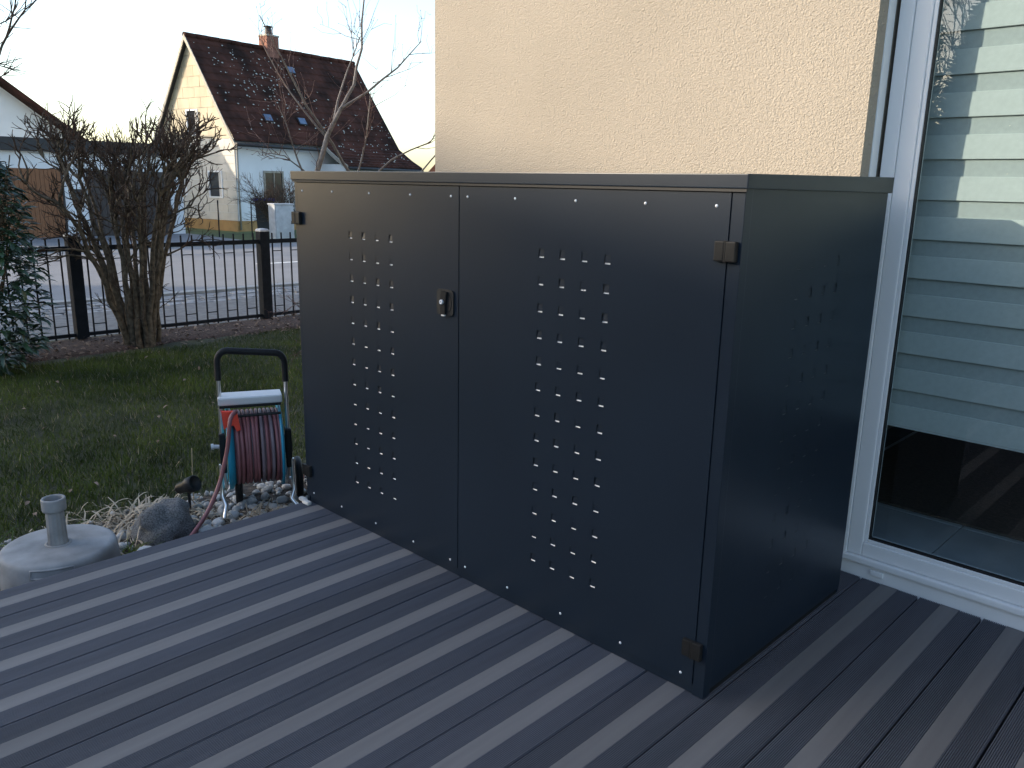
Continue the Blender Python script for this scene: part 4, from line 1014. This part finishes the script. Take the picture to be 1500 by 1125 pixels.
# clipped twiggy shrub by the house wall
rng = random.Random(31); sc = Vector((-19.3, 9.95, -.26)); sh2 = tag(empty('twiggy_shrub', sc), 'bare twiggy shrub by the cabinet in front of the white house', 'shrub'); st = MB(); tw = MB()
def top2(q): return 1.70+.2*noise.noise(Vector((q.x*3, q.y*3, 0)))
for i in range(22):
    a = rng.uniform(0, 6.283); e = sc+Vector((.45*math.cos(a), .55*math.sin(a), rng.uniform(.7, 1.2))); pts = wig(bez(sc+rv(rng, .08), sc+Vector((.12*math.cos(a), .12*math.sin(a), .5)), e, 6), rng, .02)
    st.tube(pts, [.018-.0016*j for j in range(7)], M['bark'], 5)
    for j in (3, 4, 5, 6): 
        for _ in range(2): grow(tw, pts[j], (rv(rng, .8)+Vector((.4*math.cos(a), .4*math.sin(a), .7))).normalized(), .0075, rng.uniform(.25, .4), 2, top2, rng)
plant_part(st, 'trunk', sh2); plant_part(tw, 'crown', sh2)
# wire garden post by the far lawn
for (x, y) in ((-20.2, 8.75), (-20.0, 9.6)):
    k = MB(); k.tube([(x, y, -.3), (x+.02, y, .72)], .018, M['fence'], 6); tag(k.build('wire_post'), 'thin dark post of the wire fence on the lit far lawn', 'post', 'wire fence posts by the far lawn')
# tall bare tree far left, its outer twigs reach into the sky corner
def bare_tree(c, h, name, label, seed, lean, spread=.55, m='twig'):
    rng = random.Random(seed); c = Vector(c); root = tag(empty(name, c), label, 'tree'); st = MB(); tw = MB()
    def rec(p, d, r, ln, dep, mb):
        pts = [p]; q = p.copy(); dd = d.copy()
        for i in range(4): dd = (dd+rv(rng, .13)+Vector((0, 0, .03))).normalized(); q = q+dd*ln/4; pts.append(q.copy())
        mb.tube(pts, [r*(1-.09*i) for i in range(5)], M['bark'] if r > .03 else M[m], 6 if r > .03 else 4, cap=False)
        if dep == 0: return
        for _ in range(3 if dep > 1 else 4):
            d2 = (dd+rv(rng, spread)+Vector((0, 0, .08))).normalized(); rec(pts[rng.randint(3, 4)], d2, r*.6, ln*rng.uniform(.62, .82), dep-1, tw)
        if dep <= 3:
            for _ in range(2): rec(pts[rng.randint(1, 3)], (dd*.5+rv(rng, .8)).normalized(), r*.4, ln*.5, max(0, dep-2), tw)
    rec(c, (Vector((0, 0, 1))+Vector(lean)).normalized(), h*.013, h*.30, 5, st)
    plant_part(st, 'trunk', root); plant_part(tw, 'crown', root)
bare_tree((-18.5, 2.5, -.3), 8.5, 'street_tree', 'tall bare street tree whose thin twigs reach over the garage', 3, (.0, .05, 0))
bare_tree((-4.0, -12.0, -.2), 6.5, 'reflected_tree', 'bare tree placed behind the added conifers for its reflection in the patio door', 12, (0, .05, 0))  # out-of-view tree, put here so the patio door glass reflects it
# conifers added out of view behind the viewer to darken the patio door reflection
rng = random.Random(41); cm = MB(); ct = MB()
ct.tube([(0, 0, -.1), (0, 0, 3.2)], [.09, .02], M['bark'], 8)
for i in range(5200):
    h = rng.random()**1.15; rad = .78*(1-h)**.6*(1 if h > .04 else .8)+.03; a = rng.uniform(0, 6.283)
    rr = rad*rng.uniform(.62, 1.0)*(1+.18*noise.noise(Vector((math.cos(a)*2, math.sin(a)*2, h*7))))
    leaf(cm, Vector((rr*math.cos(a), rr*math.sin(a), .1+3.8*h)), Vector((math.cos(a), math.sin(a), 1.2))+rv(rng, .5), rng.uniform(.14, .26), rng.uniform(.08, .14), M['farleaf'], rng)
ctd, cmd = ct.data('trunk'), cm.data('crown')
for i in range(9):
    o = tag(empty('added_conifer', (-4.43+1.12*i, -7.6+rng.uniform(-.15, .15), -.2)), 'tall conifer added behind the viewer to darken the patio door reflection', 'conifer', 'added conifers behind the viewer')
    o.rotation_euler = (0, 0, rng.uniform(0, 6)); o.scale = (1, 1, rng.uniform(.92, 1.08)); link('trunk', ctd, o); link('crown', cmd, o)
# unseen house added as a shade caster; ridge height sets the shade line
Sh = Vector((SDIR.x, SDIR.y, 0)).normalized(); Tv = Vector((-Sh.y*-1, Sh.x*-1, 0)); Tv = Vector((Sh.y, -Sh.x, 0))
Tv = Tv if Tv.y > 0 else -Tv
RH = 1.20+38*math.tan(SUN_EL)
nb = tag(empty('added_shade_house', Sh*38+Vector((0, 0, -.3))), 'long unseen house added to cast the shade over the garden', 'house'); c0 = Sh*38; nbi = Matrix.Translation(-(Sh*38+Vector((0, 0, -.3))))
def nbp(a, s, z): return c0+Tv*a+Sh*s+Vector((0, 0, z))
k = MB(); k.prism([nbp(-14, -4, -.4), nbp(-14, -4, RH-3.2), nbp(-14, 0, RH-.15), nbp(-14, 4, RH-3.2), nbp(-14, 4, -.4)], Tv*24, M['rendertan']); o = k.build('wall', nb); o.matrix_parent_inverse = nbi
k = MB(); k.prism([nbp(-14.4, 0, RH), nbp(-14.4, -4.6, RH-3.5), nbp(-14.4, -4.6, RH-3.7), nbp(-14.4, 0, RH-.2)], Tv*24.8, M['redtile']); k.prism([nbp(-14.4, 0, RH), nbp(-14.4, 4.6, RH-3.5), nbp(-14.4, 4.6, RH-3.7), nbp(-14.4, 0, RH-.2)], Tv*24.8, M['redtile']); o = k.build('roof', nb); o.matrix_parent_inverse = nbi
for i in range(8):
    for z0 in (.6, 3.2):
        k = MB(); a = -12.5+2.9*i; k.prism([nbp(a, -4.01, z0), nbp(a+1.2, -4.01, z0), nbp(a+1.2, -4.01, z0+1.3), nbp(a, -4.01, z0+1.3)], -Sh*.05, M['darkglass']); o = k.build('window', nb); o.matrix_parent_inverse = nbi
